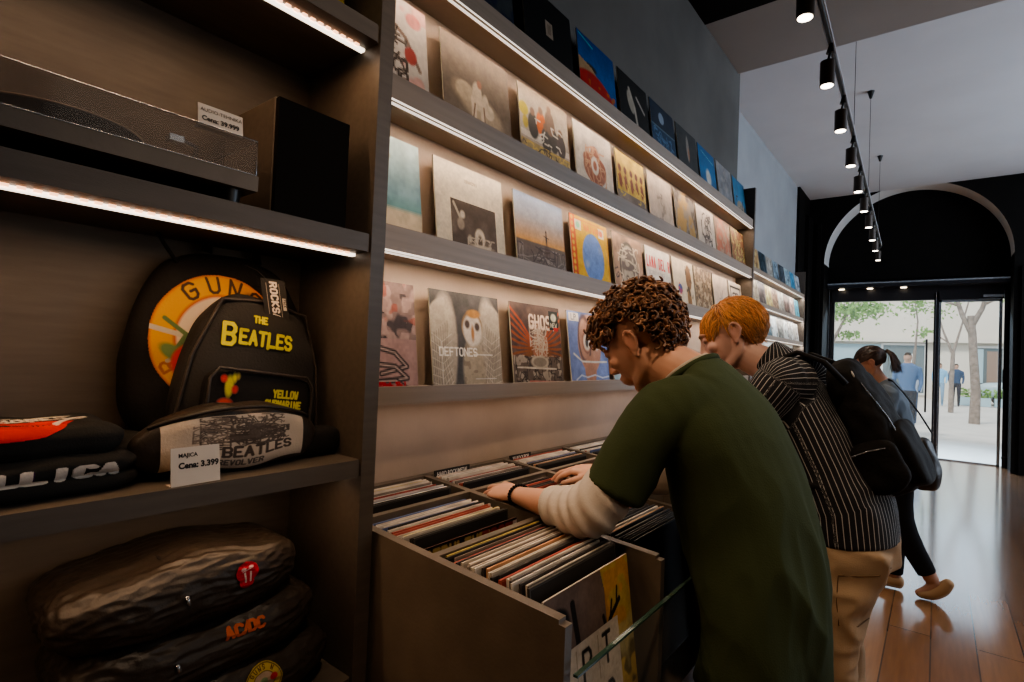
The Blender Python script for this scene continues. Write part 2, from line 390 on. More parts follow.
# ---- sleeves on display.  Canvas artists (generic designs in the photographed colours)
def A_cream_ink():
    a = Art(64, base=(.62,.56,.50)); a.blot(5,3,.62,(.70,.38,.33),.6); a.ell(.85,.15,.09,.07,(.60,.20,.18),.7)
    a.line([(.1,.12),(.5,.2),(.75,.35),(.9,.6)],.04,(.30,.22,.18)); a.scribble(26,4,(.10,.07,.05),.022,(.02,.25,.75,.85),.16,7); a.line([(.35,.5),(.5,.7),(.7,.9)],.02,(.1,.07,.05))
    a.ell(.8,.5,.07,.08,(.45,.10,.08)); a.ell(.72,.92,.14,.07,(.68,.5,.36)); return a
def A_sepia():
    a = Art(96, base=(.28,.225,.175)).mottle(5,2,.4); a.vgrad([(0,(.33,.27,.22)),(.6,(.25,.20,.155)),(1,(.34,.28,.23))])
    a.ell(.5,.62,.36,.15,(.55,.45,.34),.9,rot=.32,soft=.06); a.ell(.3,.52,.13,.10,(.58,.48,.36))
    for x,y,rx,ry in ((.48,.48,.07,.12),(.42,.66,.035,.15),(.55,.68,.035,.15),(.5,.58,.12,.08),(.65,.62,.08,.08),(.6,.55,.05,.10)): a.ell(x,y,rx,ry,(.68,.58,.46))
    a.ell(.52,.37,.035,.045,(.45,.25,.18)); a.line([(.44,.6),(.4,.78)],.02,(.3,.22,.16)); a.line([(.57,.6),(.58,.8)],.02,(.33,.24,.18)); return a
def A_crowd():
    a = Art(96, base=(.52,.45,.37)); a.vgrad([(0,(.40,.33,.26)),(.3,(.58,.52,.44)),(1,(.45,.38,.31))])
    a.ell(.08,.3,.09,.08,(.6,.52,.08)); a.ell(.1,.45,.05,.08,(.55,.45,.1)); a.rect(.0,.55,1,.62,(.68,.62,.54)); 
    for i,(x,y,c) in enumerate(((.25,.45,(.10,.09,.08)),(.42,.38,(.66,.22,.05)),(.5,.55,(.13,.12,.11)),(.66,.5,(.12,.11,.10)),(.82,.52,(.15,.13,.12)),(.6,.3,(.28,.2,.15)))): a.ell(x,y,.10,.16,c); a.ell(x,y-.17,.045,.05,(.30,.20,.14))
    a.scribble(8,5,(.7,.65,.58),.02,(.3,.35,.95,.6),.1,4)
    a.rect(0,.66,1,.86,(.45,.36,.20)); a.scribble(26,9,(.62,.47,.18),.018,(.02,.67,.98,.85),.16,3); a.scribble(14,8,(.16,.13,.10),.016,(.02,.67,.98,.87),.14,3); a.rect(0,.86,1,1,(.27,.23,.19)); return a
def A_emblem():
    a = Art(80, base=(.60,.55,.49)).mottle(4,3,.2)
    for x,y,rx,ry in ((.52,.42,.13,.2),(.5,.55,.3,.22),(.35,.45,.15,.10),(.66,.5,.14,.12),(.5,.72,.16,.16)): a.ell(x,y,rx,ry,(.38,.17,.11),.9)
    a.scribble(26,2,(.58,.36,.24),.02,(.25,.25,.78,.85),.12,4); a.ell(.5,.5,.10,.13,(.66,.60,.53)); a.ell(.5,.5,.05,.07,(.42,.2,.14)); return a
def A_gold_figs():
    a = Art(72, base=(.56,.42,.10)).mottle(6,4,.3); a.rect(0,.62,1,1,(.25,.21,.18)); a.ell(.25,.85,.3,.2,(.36,.31,.27),.7,soft=.1)
    for x in (.12,.3,.5,.68,.86): a.ell(x,.28,.05,.06,(.18,.05,.03)); a.ell(x,.47,.05,.12,(.25,.08,.04)); a.line([(x-.06,.4),(x+.07,.52)],.02,(.2,.06,.03))
    a.scribble(10,7,(.62,.5,.1),.02,(.1,.5,.95,.7),.1,3); a.line([(0,0),(1,0),(1,1),(0,1),(0,0)],.03,(.06,.05,.04)); return a
def A_plain(c, t='', tc=(.3,.3,.3), sd=1):
    def f():
        a = Art(48, base=c).mottle(4,sd,.12)
        if t: a.text(t,.2,.3,.1,tc)
        else: a.scribble(9,sd,tuple(v*.6 for v in c),.02,(.35,.3,.65,.75),.1,4)
        return a
    return f
def A_bands(c1,c2,c3,sd):
    def f():
        a = Art(48, base=c1).mottle(5,sd,.3); a.ell(.3,.5,.22,.6,c2,.9,rot=.3); a.ell(.75,.6,.16,.5,c2,.8,rot=-.3); a.blot(7,sd,.55,c3,.8,soft=.1); return a
    return f
def A_sketch(c,ink,sd,n=24):
    def f(): return Art(48, base=c).mottle(4,sd,.12).scribble(n,sd,ink,.03,(.25,.12,.8,.9),.16,5)
    return f
def A_sea():
    a = Art(64); a.vgrad([(0,(.52,.62,.62)),(.5,(.33,.47,.50)),(.62,(.28,.45,.44)),(.66,(.66,.58,.45)),(1,(.60,.50,.38))]); a.mottle(5,2,.15)
    a.ell(.62,.18,.04,.05,(.55,.48,.08)); a.ell(.2,.85,.25,.25,(.03,.07,.09)); a.scribble(6,3,(.3,.45,.5),.02,(.05,.7,.3,.98),.1,3); return a
def A_white_photo():
    a = Art(110, base=(.66,.60,.50)).mottle(2,3,.06); a.text('MRAKOVI',.42,.13,.028,(.45,.38,.30),w=.008)
    a.rect(.20,.36,.86,.86,(.16,.125,.10)); 
    b = np.clip(a.noise(9,3)*1.2-.45,0,1)*((a.U>.2)&(a.U<.86)&(a.V>.36)&(a.V<.86)); a.mixm(b,(.34,.28,.23),.8)
    a.line([(.24,.40),(.30,.50),(.34,.56)],.03,(.5,.44,.36)); a.ell(.36,.50,.035,.04,(.62,.55,.46)); a.ell(.33,.6,.05,.06,(.40,.34,.28))
    a.ell(.60,.70,.075,.10,(.66,.58,.48)); a.ell(.60,.74,.035,.07,(.18,.14,.11)); a.ell(.62,.79,.16,.022,(.60,.53,.44)); a.ell(.45,.73,.03,.04,(.5,.44,.36)); a.scribble(18,5,(.55,.48,.40),.012,(.42,.7,.84,.84),.08,3); return a
def A_sunset():
    a = Art(100); a.vgrad([(0,(.30,.36,.47)),(.25,(.42,.42,.45)),(.48,(.60,.42,.27)),(.545,(.66,.40,.17)),(.56,(.24,.19,.16)),(.75,(.22,.19,.175)),(1,(.17,.15,.14))])
    a.scribble(40,6,(.36,.32,.30),.010,(.0,.6,1,.98),.25,2); a.scribble(30,7,(.12,.10,.10),.012,(.0,.6,1,.98),.25,2)
    a.ell(.60,.47,.016,.07,(.12,.09,.08)); a.ell(.60,.385,.014,.016,(.12,.09,.08)); a.line([(.55,.44),(.65,.46)],.010,(.12,.09,.08)); a.ell(.6,.63,.05,.07,(.15,.11,.10),.7,soft=.06); return a
def A_yellow():
    a = Art(96, base=(.66,.46,.03)).mottle(5,2,.1); a.rect(0,0,.12,1,(.60,.16,.04)); 
    for i in range(12): a.ell(.06,.04+.085*i,.03,.03,(.70,.50,.08))
    a.line([(.13,.04),(.97,.04),(.97,.96),(.13,.96),(.13,.04)],.014,(.62,.25,.05))
    a.ell(.56,.52,.29,.34,(.22,.34,.62),1.); b = np.clip(a.noise(8,2)-.55,0,1)*3*(np.hypot((a.U-.56)/.28,(a.V-.52)/.33)<1); a.mixm(b,(.45,.52,.60),.6)
    for x,y,c in ((.2,.12,(.30,.55,.35)),(.82,.13,(.66,.25,.15)),(.25,.88,(.10,.10,.35)),(.84,.9,(.55,.62,.70))): a.rect(x-.08,y-.07,x+.08,y+.07,(.68,.66,.56)); a.ell(x,y,.05,.045,c)
    a.text('NAIVAN',.36,.08,.08,(.72,.22,.03)); a.text('MELODIJA',.34,.92,.05,(.72,.22,.03)); return a
def A_collage():
    a = Art(72, base=(.42,.30,.22)).mottle(6,3,.5); a.ell(.5,.5,.32,.42,(.50,.44,.36)); a.ell(.5,.5,.32,.42,(.12,.1,.08),1,ring=.86); a.blot(7,4,.52,(.14,.11,.10),.8,(.2,.2,.8,.9)); a.scribble(20,6,(.66,.58,.46),.02,(.15,.15,.85,.85),.15,4); a.text('1971',.1,.5,.1,(.1,.08,.08),rot=1.3); return a
def A_lana():
    a = Art(80, base=(.66,.62,.57)); a.text('LANA DEL REY',.05,.16,.17,(.60,.06,.06),sx=.42,gap=.2,w=.03); a.text('ULTRAVIOLENCE',.1,.40,.06,(.45,.42,.40),sx=.8,w=.012); a.ell(.5,.95,.4,.28,(.30,.26,.24)); a.ell(.5,.7,.12,.14,(.45,.36,.30)); a.scribble(14,2,(.22,.2,.2),.02,(.3,.6,.75,.98),.1,3); return a
def A_stamp():
    a = Art(64, base=(.66,.58,.46)); a.ell(.3,.55,.10,.09,(.12,.14,.33)); a.scribble(6,3,(.6,.1,.1),.02,(.2,.45,.4,.65),.1,2); a.ell(.75,.3,.14,.24,(.30,.18,.09)); a.ell(.72,.75,.10,.3,(.36,.22,.10)); a.blot(8,3,.6,(.12,.09,.05),.8,(.6,.1,.92,.95)); return a
def A_texture(c1,c2,sd):
    def f(): return Art(64, base=c1).blot(12,sd,.5,c2,.95).blot(16,sd+4,.62,tuple(v*.4 for v in c1),.8)
    return f
def A_framed():
    a = Art(64, base=(.62,.56,.48)); a.line([(.12,.12),(.88,.12),(.88,.88),(.12,.88),(.12,.12)],.05,(.06,.05,.05)); a.scribble(20,3,(.10,.08,.07),.03,(.25,.25,.75,.75),.15,4); return a
def A_pink():
    a = Art(84, base=(.46,.33,.31)); a.rect(0,0,1,.5,(.33,.25,.23)); a.blot(8,3,.5,(.12,.10,.10),.9,(0,.1,1,.5)); a.blot(10,6,.55,(.55,.42,.38),.7,(0,0,1,.5)); a.blot(9,8,.62,(.42,.13,.08),.6,(0,0,1,.4))
    for s in range(3): a.line([(.45+.1*s*0,.55+.16*s),(.75,.62+.12*s),(.88,.74+.1*s),(.6,.80+.07*s)],.05,(.10,.08,.08)); a.line([(.45,.55+.16*s),(.75,.62+.12*s),(.88,.74+.1*s),(.6,.8+.07*s)],.015,(.5,.4,.36))
    a.ell(.12,.85,.12,.18,(.05,.04,.05)); a.ell(.1,.8,.03,.1,(.6,.55,.5)); a.scribble(22,6,(.5,.03,.04),.02,(.3,.88,.85,.96),.08,3); return a
def A_wings():
    a = Art(140, base=(.16,.15,.14)).mottle(6,3,.3)
    for sx in (-1,1):
        c = .5+sx*.36; a.ell(c,.62,.20,.60,(.46,.41,.35),1,rot=-sx*.10,soft=.03); a.ell(c+sx*.02,.3,.17,.22,(.50,.45,.38),1,rot=-sx*.4)
        for k in range(9): a.line([(c-sx*.08+sx*.03*k,.30+.02*k),(c-sx*.05+sx*.022*k,.65+.03*k),(c-sx*.16+sx*.045*k,.99)],.006,(.28,.24,.20)); 
        for k in range(8): a.line([(c-sx*.13,.42+.065*k),(c,.5+.07*k),(c+sx*.17,.40+.08*k)],.005,(.62,.57,.49))
    a.ell(.57,.78,.16,.34,(.47,.41,.33),1,soft=.04); a.blot(14,4,.62,(.28,.23,.18),.5,(.42,.45,.74,1))
    a.ell(.57,.34,.155,.165,(.34,.24,.14)); a.ell(.575,.365,.14,.165,(.63,.58,.52),1,soft=.03); a.ell(.6,.20,.1,.045,(.50,.30,.12))
    a.ell(.50,.31,.035,.042,(.16,.12,.10),1,soft=.02); a.ell(.645,.33,.035,.042,(.16,.12,.10),1,soft=.02); a.ell(.575,.40,.022,.075,(.48,.28,.14))
    a.text('DEFTONES',.10,.555,.075,(.78,.75,.70),w=.014,sx=.95,gap=.1); a.line([(.58,.615),(.86,.615)],.008,(.80,.77,.72)); a.line([(.58,.86),(.9,.86)],.007,(.7,.67,.62)); a.line([(.13,.5),(.13,.97)],.008,(.66,.62,.55)); return a
def A_ghost():
    a = Art(120, base=(.16,.11,.09)).mottle(7,3,.4)
    for sx in (-1,1):
        for k in range(9): a.line([(.5+sx*.12,.42+.02*k),(.5+sx*(.30+.02*k),.22+.06*k),(.5+sx*.5,.06+.09*k)],.03,(.42-.02*k,.13,.05))
    a.ell(.53,.42,.10,.2,(.33,.22,.17)); a.ell(.53,.55,.14,.14,(.38,.2,.13)); a.scribble(60,4,(.50,.44,.37),.010,(.35,.25,.7,.62),.1,4)
    a.rect(0,.62,1,1,(.20,.16,.13)); a.blot(12,6,.50,(.44,.39,.33),.8,(.02,.6,.98,.99)); a.scribble(50,7,(.08,.06,.05),.012,(.05,.62,.95,.98),.08,4); a.line([(.08,.74),(.85,.76)],.02,(.58,.53,.46)); a.line([(.3,.9),(.9,.92)],.02,(.48,.24,.20))
    a.ell(.52,.68,.17,.07,(.30,.26,.22),1); a.ell(.52,.68,.17,.07,(.55,.50,.42),1,ring=.85)
    a.text('GHOST',.36,.13,.15,(.66,.55,.46),sx=.75,gap=.1,w=.03); a.rect(.77,.05,.97,.28,(.03,.04,.03)); a.ell(.87,.13,.06,.05,(.5,.5,.42)); a.text('NEW',.80,.2,.05,(.6,.58,.5)); a.rect(.86,.25,.96,.29,(.5,.05,.04)); return a
def A_blueface():
    a = Art(100, base=(.22,.28,.48)).mottle(5,3,.3); a.ell(.52,.42,.30,.40,(.46,.30,.23)); a.ell(.40,.36,.17,.34,(.16,.11,.11),.8,ring=.8); a.ell(.5,.78,.15,.20,(.44,.28,.21)); a.ell(.45,.40,.085,.11,(.60,.56,.50)); a.ell(.45,.40,.04,.07,(.10,.10,.10)); a.ell(.45,.40,.12,.15,(.25,.14,.12),1,ring=.9)
    a.ell(.7,.42,.07,.09,(.55,.5,.46)); a.ell(.7,.42,.03,.05,(.1,.1,.1)); a.line([(.1,.56),(.3,.66),(.6,.665),(.95,.66)],.025,(.60,.60,.58)); a.line([(.12,.9),(.25,.84),(.4,.87),(.6,.84),(.8,.88),(1,.86)],.02,(.55,.60,.70)); a.rect(.04,.02,.28,.13,(.58,.56,.52)); a.text('LP',.1,.04,.07,(.15,.15,.2)); return a
def A_dark(c,cc,sd):
    def f():
        a = Art(56, base=c).mottle(4,sd,.3)
        if cc: a.blot(6,sd,.58,cc,.8)
        return a
    return f
def A_black_label():
    a = Art(80, base=(.016,.014,.013)); a.rect(.42,.30,.58,.50,(.40,.34,.28)); a.rect(.46,.34,.54,.46,(.30,.25,.2)); a.rect(.86,.9,.97,.95,(.5,.48,.42)); return a
def A_redblue():
    a = Art(80, base=(.02,.13,.36)); a.vgrad([(0,(.02,.10,.28)),(.45,(.015,.17,.42)),(1,(.02,.12,.3))]); a.ell(.3,.42,.16,.05,(.08,.07,.05)); a.poly([(0,.36),(.35,.42),(1,.85),(1,1),(0,1)],(.50,.36,.22)); a.ell(.35,.92,.62,.44,(.50,.045,.03),1,soft=.03); a.blot(8,3,.56,(.62,.22,.03),.8,(.1,.6,.95,1)); a.line([(.05,.03),(.4,.10)],.02,(.1,.5,.55)); return a
def A_blackfig():
    a = Art(64, base=(.02,.02,.018)); a.ell(.38,.4,.10,.18,(.45,.42,.36),1,rot=-.4); a.line([(.35,.2),(.5,.45),(.55,.7)],.07,(.5,.46,.4)); a.line([(.6,.25),(.85,.42)],.05,(.45,.42,.38)); a.ell(.55,.82,.12,.05,(.55,.5,.44),1,rot=.6); a.rect(.86,.92,.96,.96,(.6,.58,.5)); return a
def A_bluemoon():
    a = Art(64, base=(.035,.06,.10)); a.ell(.45,.22,.11,.10,(.35,.42,.50)); a.rect(0,.42,1,1,(.05,.11,.19)); a.scribble(40,4,(.16,.28,.42),.02,(.1,.45,.9,.95),.1,3); a.line([(0,.42),(1,.42)],.02,(.25,.33,.38)); return a
def A_greystrip():
    a = Art(48, base=(.09,.095,.095)); a.ell(.52,.35,.07,.25,(.36,.33,.30)); a.ell(.55,.45,.03,.12,(.45,.25,.15)); a.line([(.2,.88),(.9,.95)],.04,(.5,.5,.45)); return a
def A_bluedot():
    a = Art(56); a.vgrad([(0,(.03,.18,.36)),(.5,(.05,.26,.48)),(1,(.08,.09,.14))]); a.ell(.52,.58,.15,.17,(.62,.62,.58),1,soft=.08); a.line([(.2,.1),(.9,.2)],.02,(.3,.5,.55)); return a
def A_skycar():
    a = Art(48); a.vgrad([(0,(.06,.22,.36)),(.5,(.12,.30,.45)),(1,(.06,.06,.07))]); a.ell(.5,.7,.3,.2,(.4,.36,.3)); a.scribble(8,4,(.08,.07,.07),.03,(.2,.4,.9,.9),.2,3); return a

def display_sleeve(art, y, zb, label, xb=-1.090, lean=.042, size=.302, group=None, first={}):
    me = panel_mesh('record_sleeve', art, size, size, .0045)
    o = link('display_record', me); o.location = (xb, y, zb); o.rotation_euler = (0, -math.asin(lean/size), math.radians(random.uniform(-.6,.6)))
    tag(o, label, 'vinyl record', group); return o
Y0, DY = .685, .3455
rows = {
 0: ['', (A_dark((.03,.045,.09),(.10,.11,.11),3),'dark blue record on the top ledge, the one beside the plain black record'), (A_black_label,'plain black record with one small pale square, on the top ledge'), (A_redblue,'record with a huge red ball under deep blue sky, top ledge'), (A_blackfig,'black record with a pale bent figure, top ledge'), (A_bluemoon,'night-blue record with a pale moon, top ledge'), (A_greystrip,'dark grey record with a pale upright streak, top ledge'), (A_bluedot,'bright blue record with a white glow in the middle, top ledge'), (A_dark((.33,.33,.34),(.42,.40,.38),5),'plain pale grey record, top ledge, second from its far end'), (A_skycar,'sky blue record with a dark base, last one on the top ledge')],
 1: [(A_cream_ink,'cream record with black tangled ink drawing, half hidden by the cabinet post'), (A_sepia,'brown sepia record with pale seated figures, second ledge'), (A_crowd,'record with a crowd in dark suits over yellow fruit, second ledge'), (A_emblem,'pale record with a brown ornate emblem, second ledge'), (A_gold_figs,'gold record with small dark red figures, second ledge'), (A_plain((.55,.47,.40),sd=4),'plain beige record with a faint mark, second ledge'), (A_bands((.16,.13,.10),(.48,.33,.12),(.32,.28,.24),6),'dark record with two golden curves, second ledge'), (A_sketch((.56,.50,.44),(.12,.10,.09),8),'white record with a black line sketch, second ledge'), (A_bands((.34,.22,.16),(.52,.24,.16),(.44,.36,.28),9),'reddish peach record near the far end of the second ledge'), (A_texture((.36,.20,.12),(.50,.42,.20),5),'multicoloured brown record, last one on the second ledge')],
 2: [(A_sea,'blue sea and sand record half hidden by the cabinet post'), (A_white_photo,'white record with a dark brown photo of crouching figures, third ledge'), (A_sunset,'record with a lone figure on grey clouds at sunset'), (A_yellow,'yellow record with a large blue oval'), (A_collage,'brown collage record with a round portrait, right above the curly-haired man'), (A_lana,'white record with tall red lettering above two short dark lines'), (A_stamp,'cream record with a small blue stamp and brown band, third ledge'), (A_texture((.30,.22,.14),(.52,.42,.30),7),'brown marbled record, third ledge'), (A_plain((.62,.53,.44),sd=7),'plain cream record, third ledge, second from its far end'), (A_framed,'white record with a thick black square frame, last on the third ledge')],
 3: [(A_pink,'pink and black record with red scrawl, bottom ledge beside the post'), (A_wings,'record with a pale bird spreading its wings and the word DEFTONES'), (A_ghost,'dark red and black record with a small black sticker, bottom ledge'), (A_blueface,'blue record with a big staring face, beside the curly-haired man'), (A_plain((.40,.50,.55),sd=9),'pale blue record on the bottom ledge, seen between the two heads')]}
for r, lst in rows.items():
    for i, e in enumerate(lst):
        if not e: continue
        display_sleeve(e[0](), Y0+DY*i+(0,.010,.028,.040,.040,.030,.022,.012,.004,0)[i]*(1.15 if r == 3 else 1)+random.uniform(-.005,.005), LEDZ[r]+.016, e[1])
# far rack: three rows of small sleeves
pal = [(.55,.58,.60),(.50,.52,.50),(.10,.10,.11),(.52,.36,.20),(.07,.10,.12),(.45,.42,.38),(.30,.36,.40),(.10,.12,.14),(.35,.45,.52),(.12,.30,.42),(.48,.55,.60)]
pal2 = [(.55,.06,.05),(.48,.38,.25),(.30,.22,.16),(.42,.36,.28),(.14,.11,.10),(.55,.42,.22),(.35,.25,.18),(.50,.46,.40),(.20,.14,.12),(.52,.40,.36),(.18,.42,.52)]
pal3 = [(.52,.60,.60),(.55,.62,.62),(.48,.56,.58),(.58,.62,.60),(.50,.58,.58),(.16,.22,.24),(.52,.58,.58),(.30,.30,.28),(.56,.60,.58),(.55,.56,.52),(.58,.56,.50)]
cn = {0:'top',1:'middle',2:'bottom'}
def cname(c):
    r,g,b = c; m = max(c); n = min(c)
    t = 'dark' if m < .22 else 'pale' if n > .36 else 'mid-tone'
    hue = 'grey' if m-n < .09 else ('blue' if b == m else 'red' if r > 2.5*g else 'brown' if r > g*1.15 else 'green')
    return t+' '+hue
seen = {}
for r,(z,P) in enumerate(((2.536,pal),(2.151,pal2),(1.771,pal3))):
    for i in range(11):
        c = P[i]; a = Art(20, base=c).blot(5,30+i+r*20,.5,tuple(min(.7,v*1.5+.06) for v in c),.7).blot(6,80+i+r*9,.6,tuple(v*.35 for v in c),.7)
        key = (r, cname(c)); seen.setdefault(key, 0); seen[key] += 1
        nth = ['first','second','third','fourth','fifth','sixth','seventh','eighth','ninth','tenth'][seen[key]-1]
        o = display_sleeve(a, 5.72+.36*i, z, f'{nth} {cname(c)} record on the far rack, {cn[r]} ledge, counted from its near end', xb=-1.735, lean=.05, size=.325)
        
# ------------------------------------------------------------------ record bin counter
def zt(x): return 1.052 - (x+.43)*.062      # gently rising towards the wall
PY = [.712, 1.075, 1.435, 1.80, 2.165, 2.53, 2.90, 3.27]      # cross panels
rb = empty('record_bin_counter', (-.8, 1.9, 0)); tag(rb, 'dark wooden record bin counter with three tiers of open compartments along the wall', 'record bin')
def Bn(nm, m, *boxes, par=rb, zs=True):
    mb = MB()
    for q in boxes: mb.box(q[0]+.8,q[1]+.8,q[2]-1.9,q[3]-1.9,q[4],q[5], ztop=(lambda x: zt(x-.8)+(q[6] if len(q)>6 else 0)) if zs else None)
    return mb.build(nm, m, par)
for i,y in enumerate(PY):
    p = Bn('side_panel', M['laminate2'], (-1.168,-.448,y,y+.020,.0 if i==0 else .4,9), (-.448,-.436,y,y+.020,0 if i==0 else .4,9,-.007))
Bn('back_rail', M['laminate2'], (-1.168,-1.148,PY[0]+.02,PY[-1],.4,9))
for a,b in zip(PY[:-1], PY[1:]):
    Bn('divider', M['laminate2'], (-.985,-.970,a+.02,b,.5,9)); Bn('divider', M['laminate2'], (-.748,-.732,a+.02,b,.5,9))
    Bn('bin_floor', M['laminate2'], (-1.148,-.448,a+.02,b,.70,.715), zs=False)
Bn('front_panel', M['laminate2'], (-.448,-.436,PY[0]+.02,PY[-1],.0,.74), zs=False)
for a,b in zip(PY[:-1], PY[1:]):
    g = Bn('glass_guard', M['guardglass'], (-.424,-.418,a+.01,b+.01,.74,.972), zs=False)
    e = MB().box(-.425+.8,-.417+.8,a+.01-1.9,b+.01-1.9,.972,.976).build('glass_edge', M['glassedge'], g)
# category tabs standing on the back rail
for i,(txt,y,w) in enumerate((('HARD ROCK/METAL',1.115,.15),('YU ROCK/POP',1.47,.12))):
    mb = MB(); z0 = zt(-1.15)-.014
    mb.box(-1.150,-1.146,y,y+w,z0-.004,z0+.022)
    T = Matrix.Translation((-1.1455,y+w/2,z0+.004)) @ Matrix(((0,0,1),(1,0,0),(0,1,0))).to_4x4()
    textmesh(mb, txt, .0185, T, 1, sx=.78, bold=.0006)
    o = mb.build('category_tab', [M['ink'], M['inkwhite']]); tag(o, ['black category tab reading HARD ROCK/METAL on the back rail','black category tab reading YU ROCK/POP behind the second bin column'][i], 'sign')

# sleeves filed in the bins: only the top edges show
EC = [((.72,.65,.56),'cream'),((.64,.57,.49),'cream'),((.76,.71,.64),'cream'),((.45,.10,.07),'red'),((.05,.045,.04),'black'),((.07,.06,.055),'black'),((.55,.30,.16),'orange'),((.58,.46,.14),'yellow'),((.13,.18,.36),'blue'),((.30,.25,.21),'brown')]
emats = [mat('sleeve_edge_'+n+str(i), c, .6, var=.25, vscale=60, stretch=(1,.3,1)) for i,(c,n) in enumerate(EC)]
cover = [mat('sleeve_cover_'+str(i), tuple(v*.7 for v in c), .65, spec=.12) for i,(c,n) in enumerate(EC)]
smesh = {}
for i in range(len(EC)):
    for k,t in enumerate((.0035,.0055,.0025)):
        mb = MB(); mb.box(0,t,0,.305,0,.300,0); mb.box(-.0003,0,0.004,.301,.004,.296,1); mb.box(t,t+.0003,0.004,.301,.004,.296,1)
        me = mb.build('s',[emats[i],cover[i]]); smesh[i,k] = me.data; bpy.data.objects.remove(me)
colname = ['near','second','third','fourth','fifth','sixth']
tier = ['back tier, against the wall','middle tier','front tier']
def fill(colm, t, x0, x1, wts, lean=-8, low=.038, last=4):
    ya_, yb_ = PY[colm]+.025, PY[colm+1]-.004; x = x0; prev = 0
    while x < x1:
        i = RNG.choice(len(EC), p=np.array(wts)/sum(wts)); i = last if x > x1-.014 else i; k = RNG.choice(3, p=[.5,.3,.2])
        o = bpy.data.objects.new('filed_record', smesh[i,k]); COL.objects.link(o)
        room = (yb_-ya_)-.307
        o.location = (x, ya_+room*RNG.uniform(.1,.85), .717+low+RNG.uniform(0,.006)); o.rotation_euler = (0, math.radians(lean+RNG.uniform(-.45,.45)), 0)
        n = EC[i][1]; o['category'] = 'vinyl record'
        o['label'] = f"{n}-edged record filed in the {colname[colm]} bin column, {tier[t]}"; o['group'] = f"{n}-edged records in the {colname[colm]} column, {tier[t].split(',')[0]}"
        x += .0066 + RNG.uniform(0,.0022)
W1 = [6,5,5,1.6,1.5,1,1,.8,1,1]; W2 = [4,3,3,2.4,2,1,1.4,1.2,1,1.5]; W3 = [5,4,5,2.2,2.5,1.5,1.6,1.6,1.6,2]; WD = [3,2,3,1,7,5,.5,.3,.8,2]
for c in range(6): fill(c, 0, -1.112, -.993, W1, -5, .072)
for c in range(3): fill(c, 1, -.935, -.775 if c else -.800, W2 if c != 1 else WD, -6, .055)
fill(0, 2, -.700, -.50, W3, -6, .046); fill(1, 2, -.700, -.48, WD, -6, .040)
# front record of the middle tier with big lettering, and the outward leaning display record
a = Art(120, base=(.035,.02,.018)); a.text('SEPULTURA',.03,.03,.10,(.50,.40,.20),sx=.72,gap=.2,w=.024); a.text('ROOTS',.60,.03,.10,(.34,.07,.03),sx=.9,gap=.3,w=.03); a.ell(.545,.075,.028,.028,(.42,.12,.03),1,ring=.5); a.rect(.95,.02,1,.05,(.6,.58,.55)); a.blot(6,3,.5,(.18,.06,.03),.8,(0,.2,1,1))
o = link('filed_record', panel_mesh('record_sleeve', a, .305, .305, .004, (.1,.05,.04))); o.location = (-.763, .742, .760); o.rotation_euler = (0, math.radians(-5), 0)
tag(o, 'black record with gold and red title SEPULTURA ROOTS at the front of the middle tier', 'vinyl record')
a = Art(140, base=(.24,.185,.16)).mottle(5,4,.3)
a.poly([(.62,0),(1,0),(1,1),(.82,1),(.78,.7),(.72,.35)],(.55,.42,.16)); a.blot(8,2,.45,(.62,.36,.10),.8,(.66,0,1,.5)); a.blot(9,5,.55,(.16,.13,.06),.8,(.8,.5,1,1)); a.blot(6,9,.6,(.55,.50,.30),.7,(.7,.3,1,1))
a.line([(.28,.1),(.32,.36),(.34,.52)],.05,(.04,.03,.025)); a.line([(.34,.45),(.55,.35),(.62,.42),(.7,.32),(.84,.24)],.035,(.035,.03,.025)); a.line([(.70,.33),(.74,.22)],.02,(.035,.03,.025)); a.line([(.8,.26),(.82,.16)],.02,(.035,.03,.025)); a.ell(.12,.17,.12,.09,(.02,.02,.02)); a.line([(.62,.28),(.66,.40)],.03,(.04,.03,.02))
a.rect(.02,.33,.80,1.,(.60,.55,.48)); 
for x in (.28,.53): a.line([(x,.36),(x,.60)],.006,(.3,.25,.2)); a.line([(x,.64),(x,.90)],.006,(.3,.25,.2))
for ch,x,y in (('P',.35,.39),('T',.59,.38),('C',.36,.67),('C',.60,.665),('P',.08,.39),('P',.08,.67)): a.text(ch,x,y,.165,(.05,.04,.035),w=.026,sx=.8)
o = link('display_record', panel_mesh('record_sleeve', a, .300, .305, .004, (.62,.56,.48))); o.location = (-.455, .742, .752); o.rotation_euler = (0, math.radians(-8), 0)
tag(o, 'large brown and yellow record lettered P T C C leaning out of the near bin', 'vinyl record')
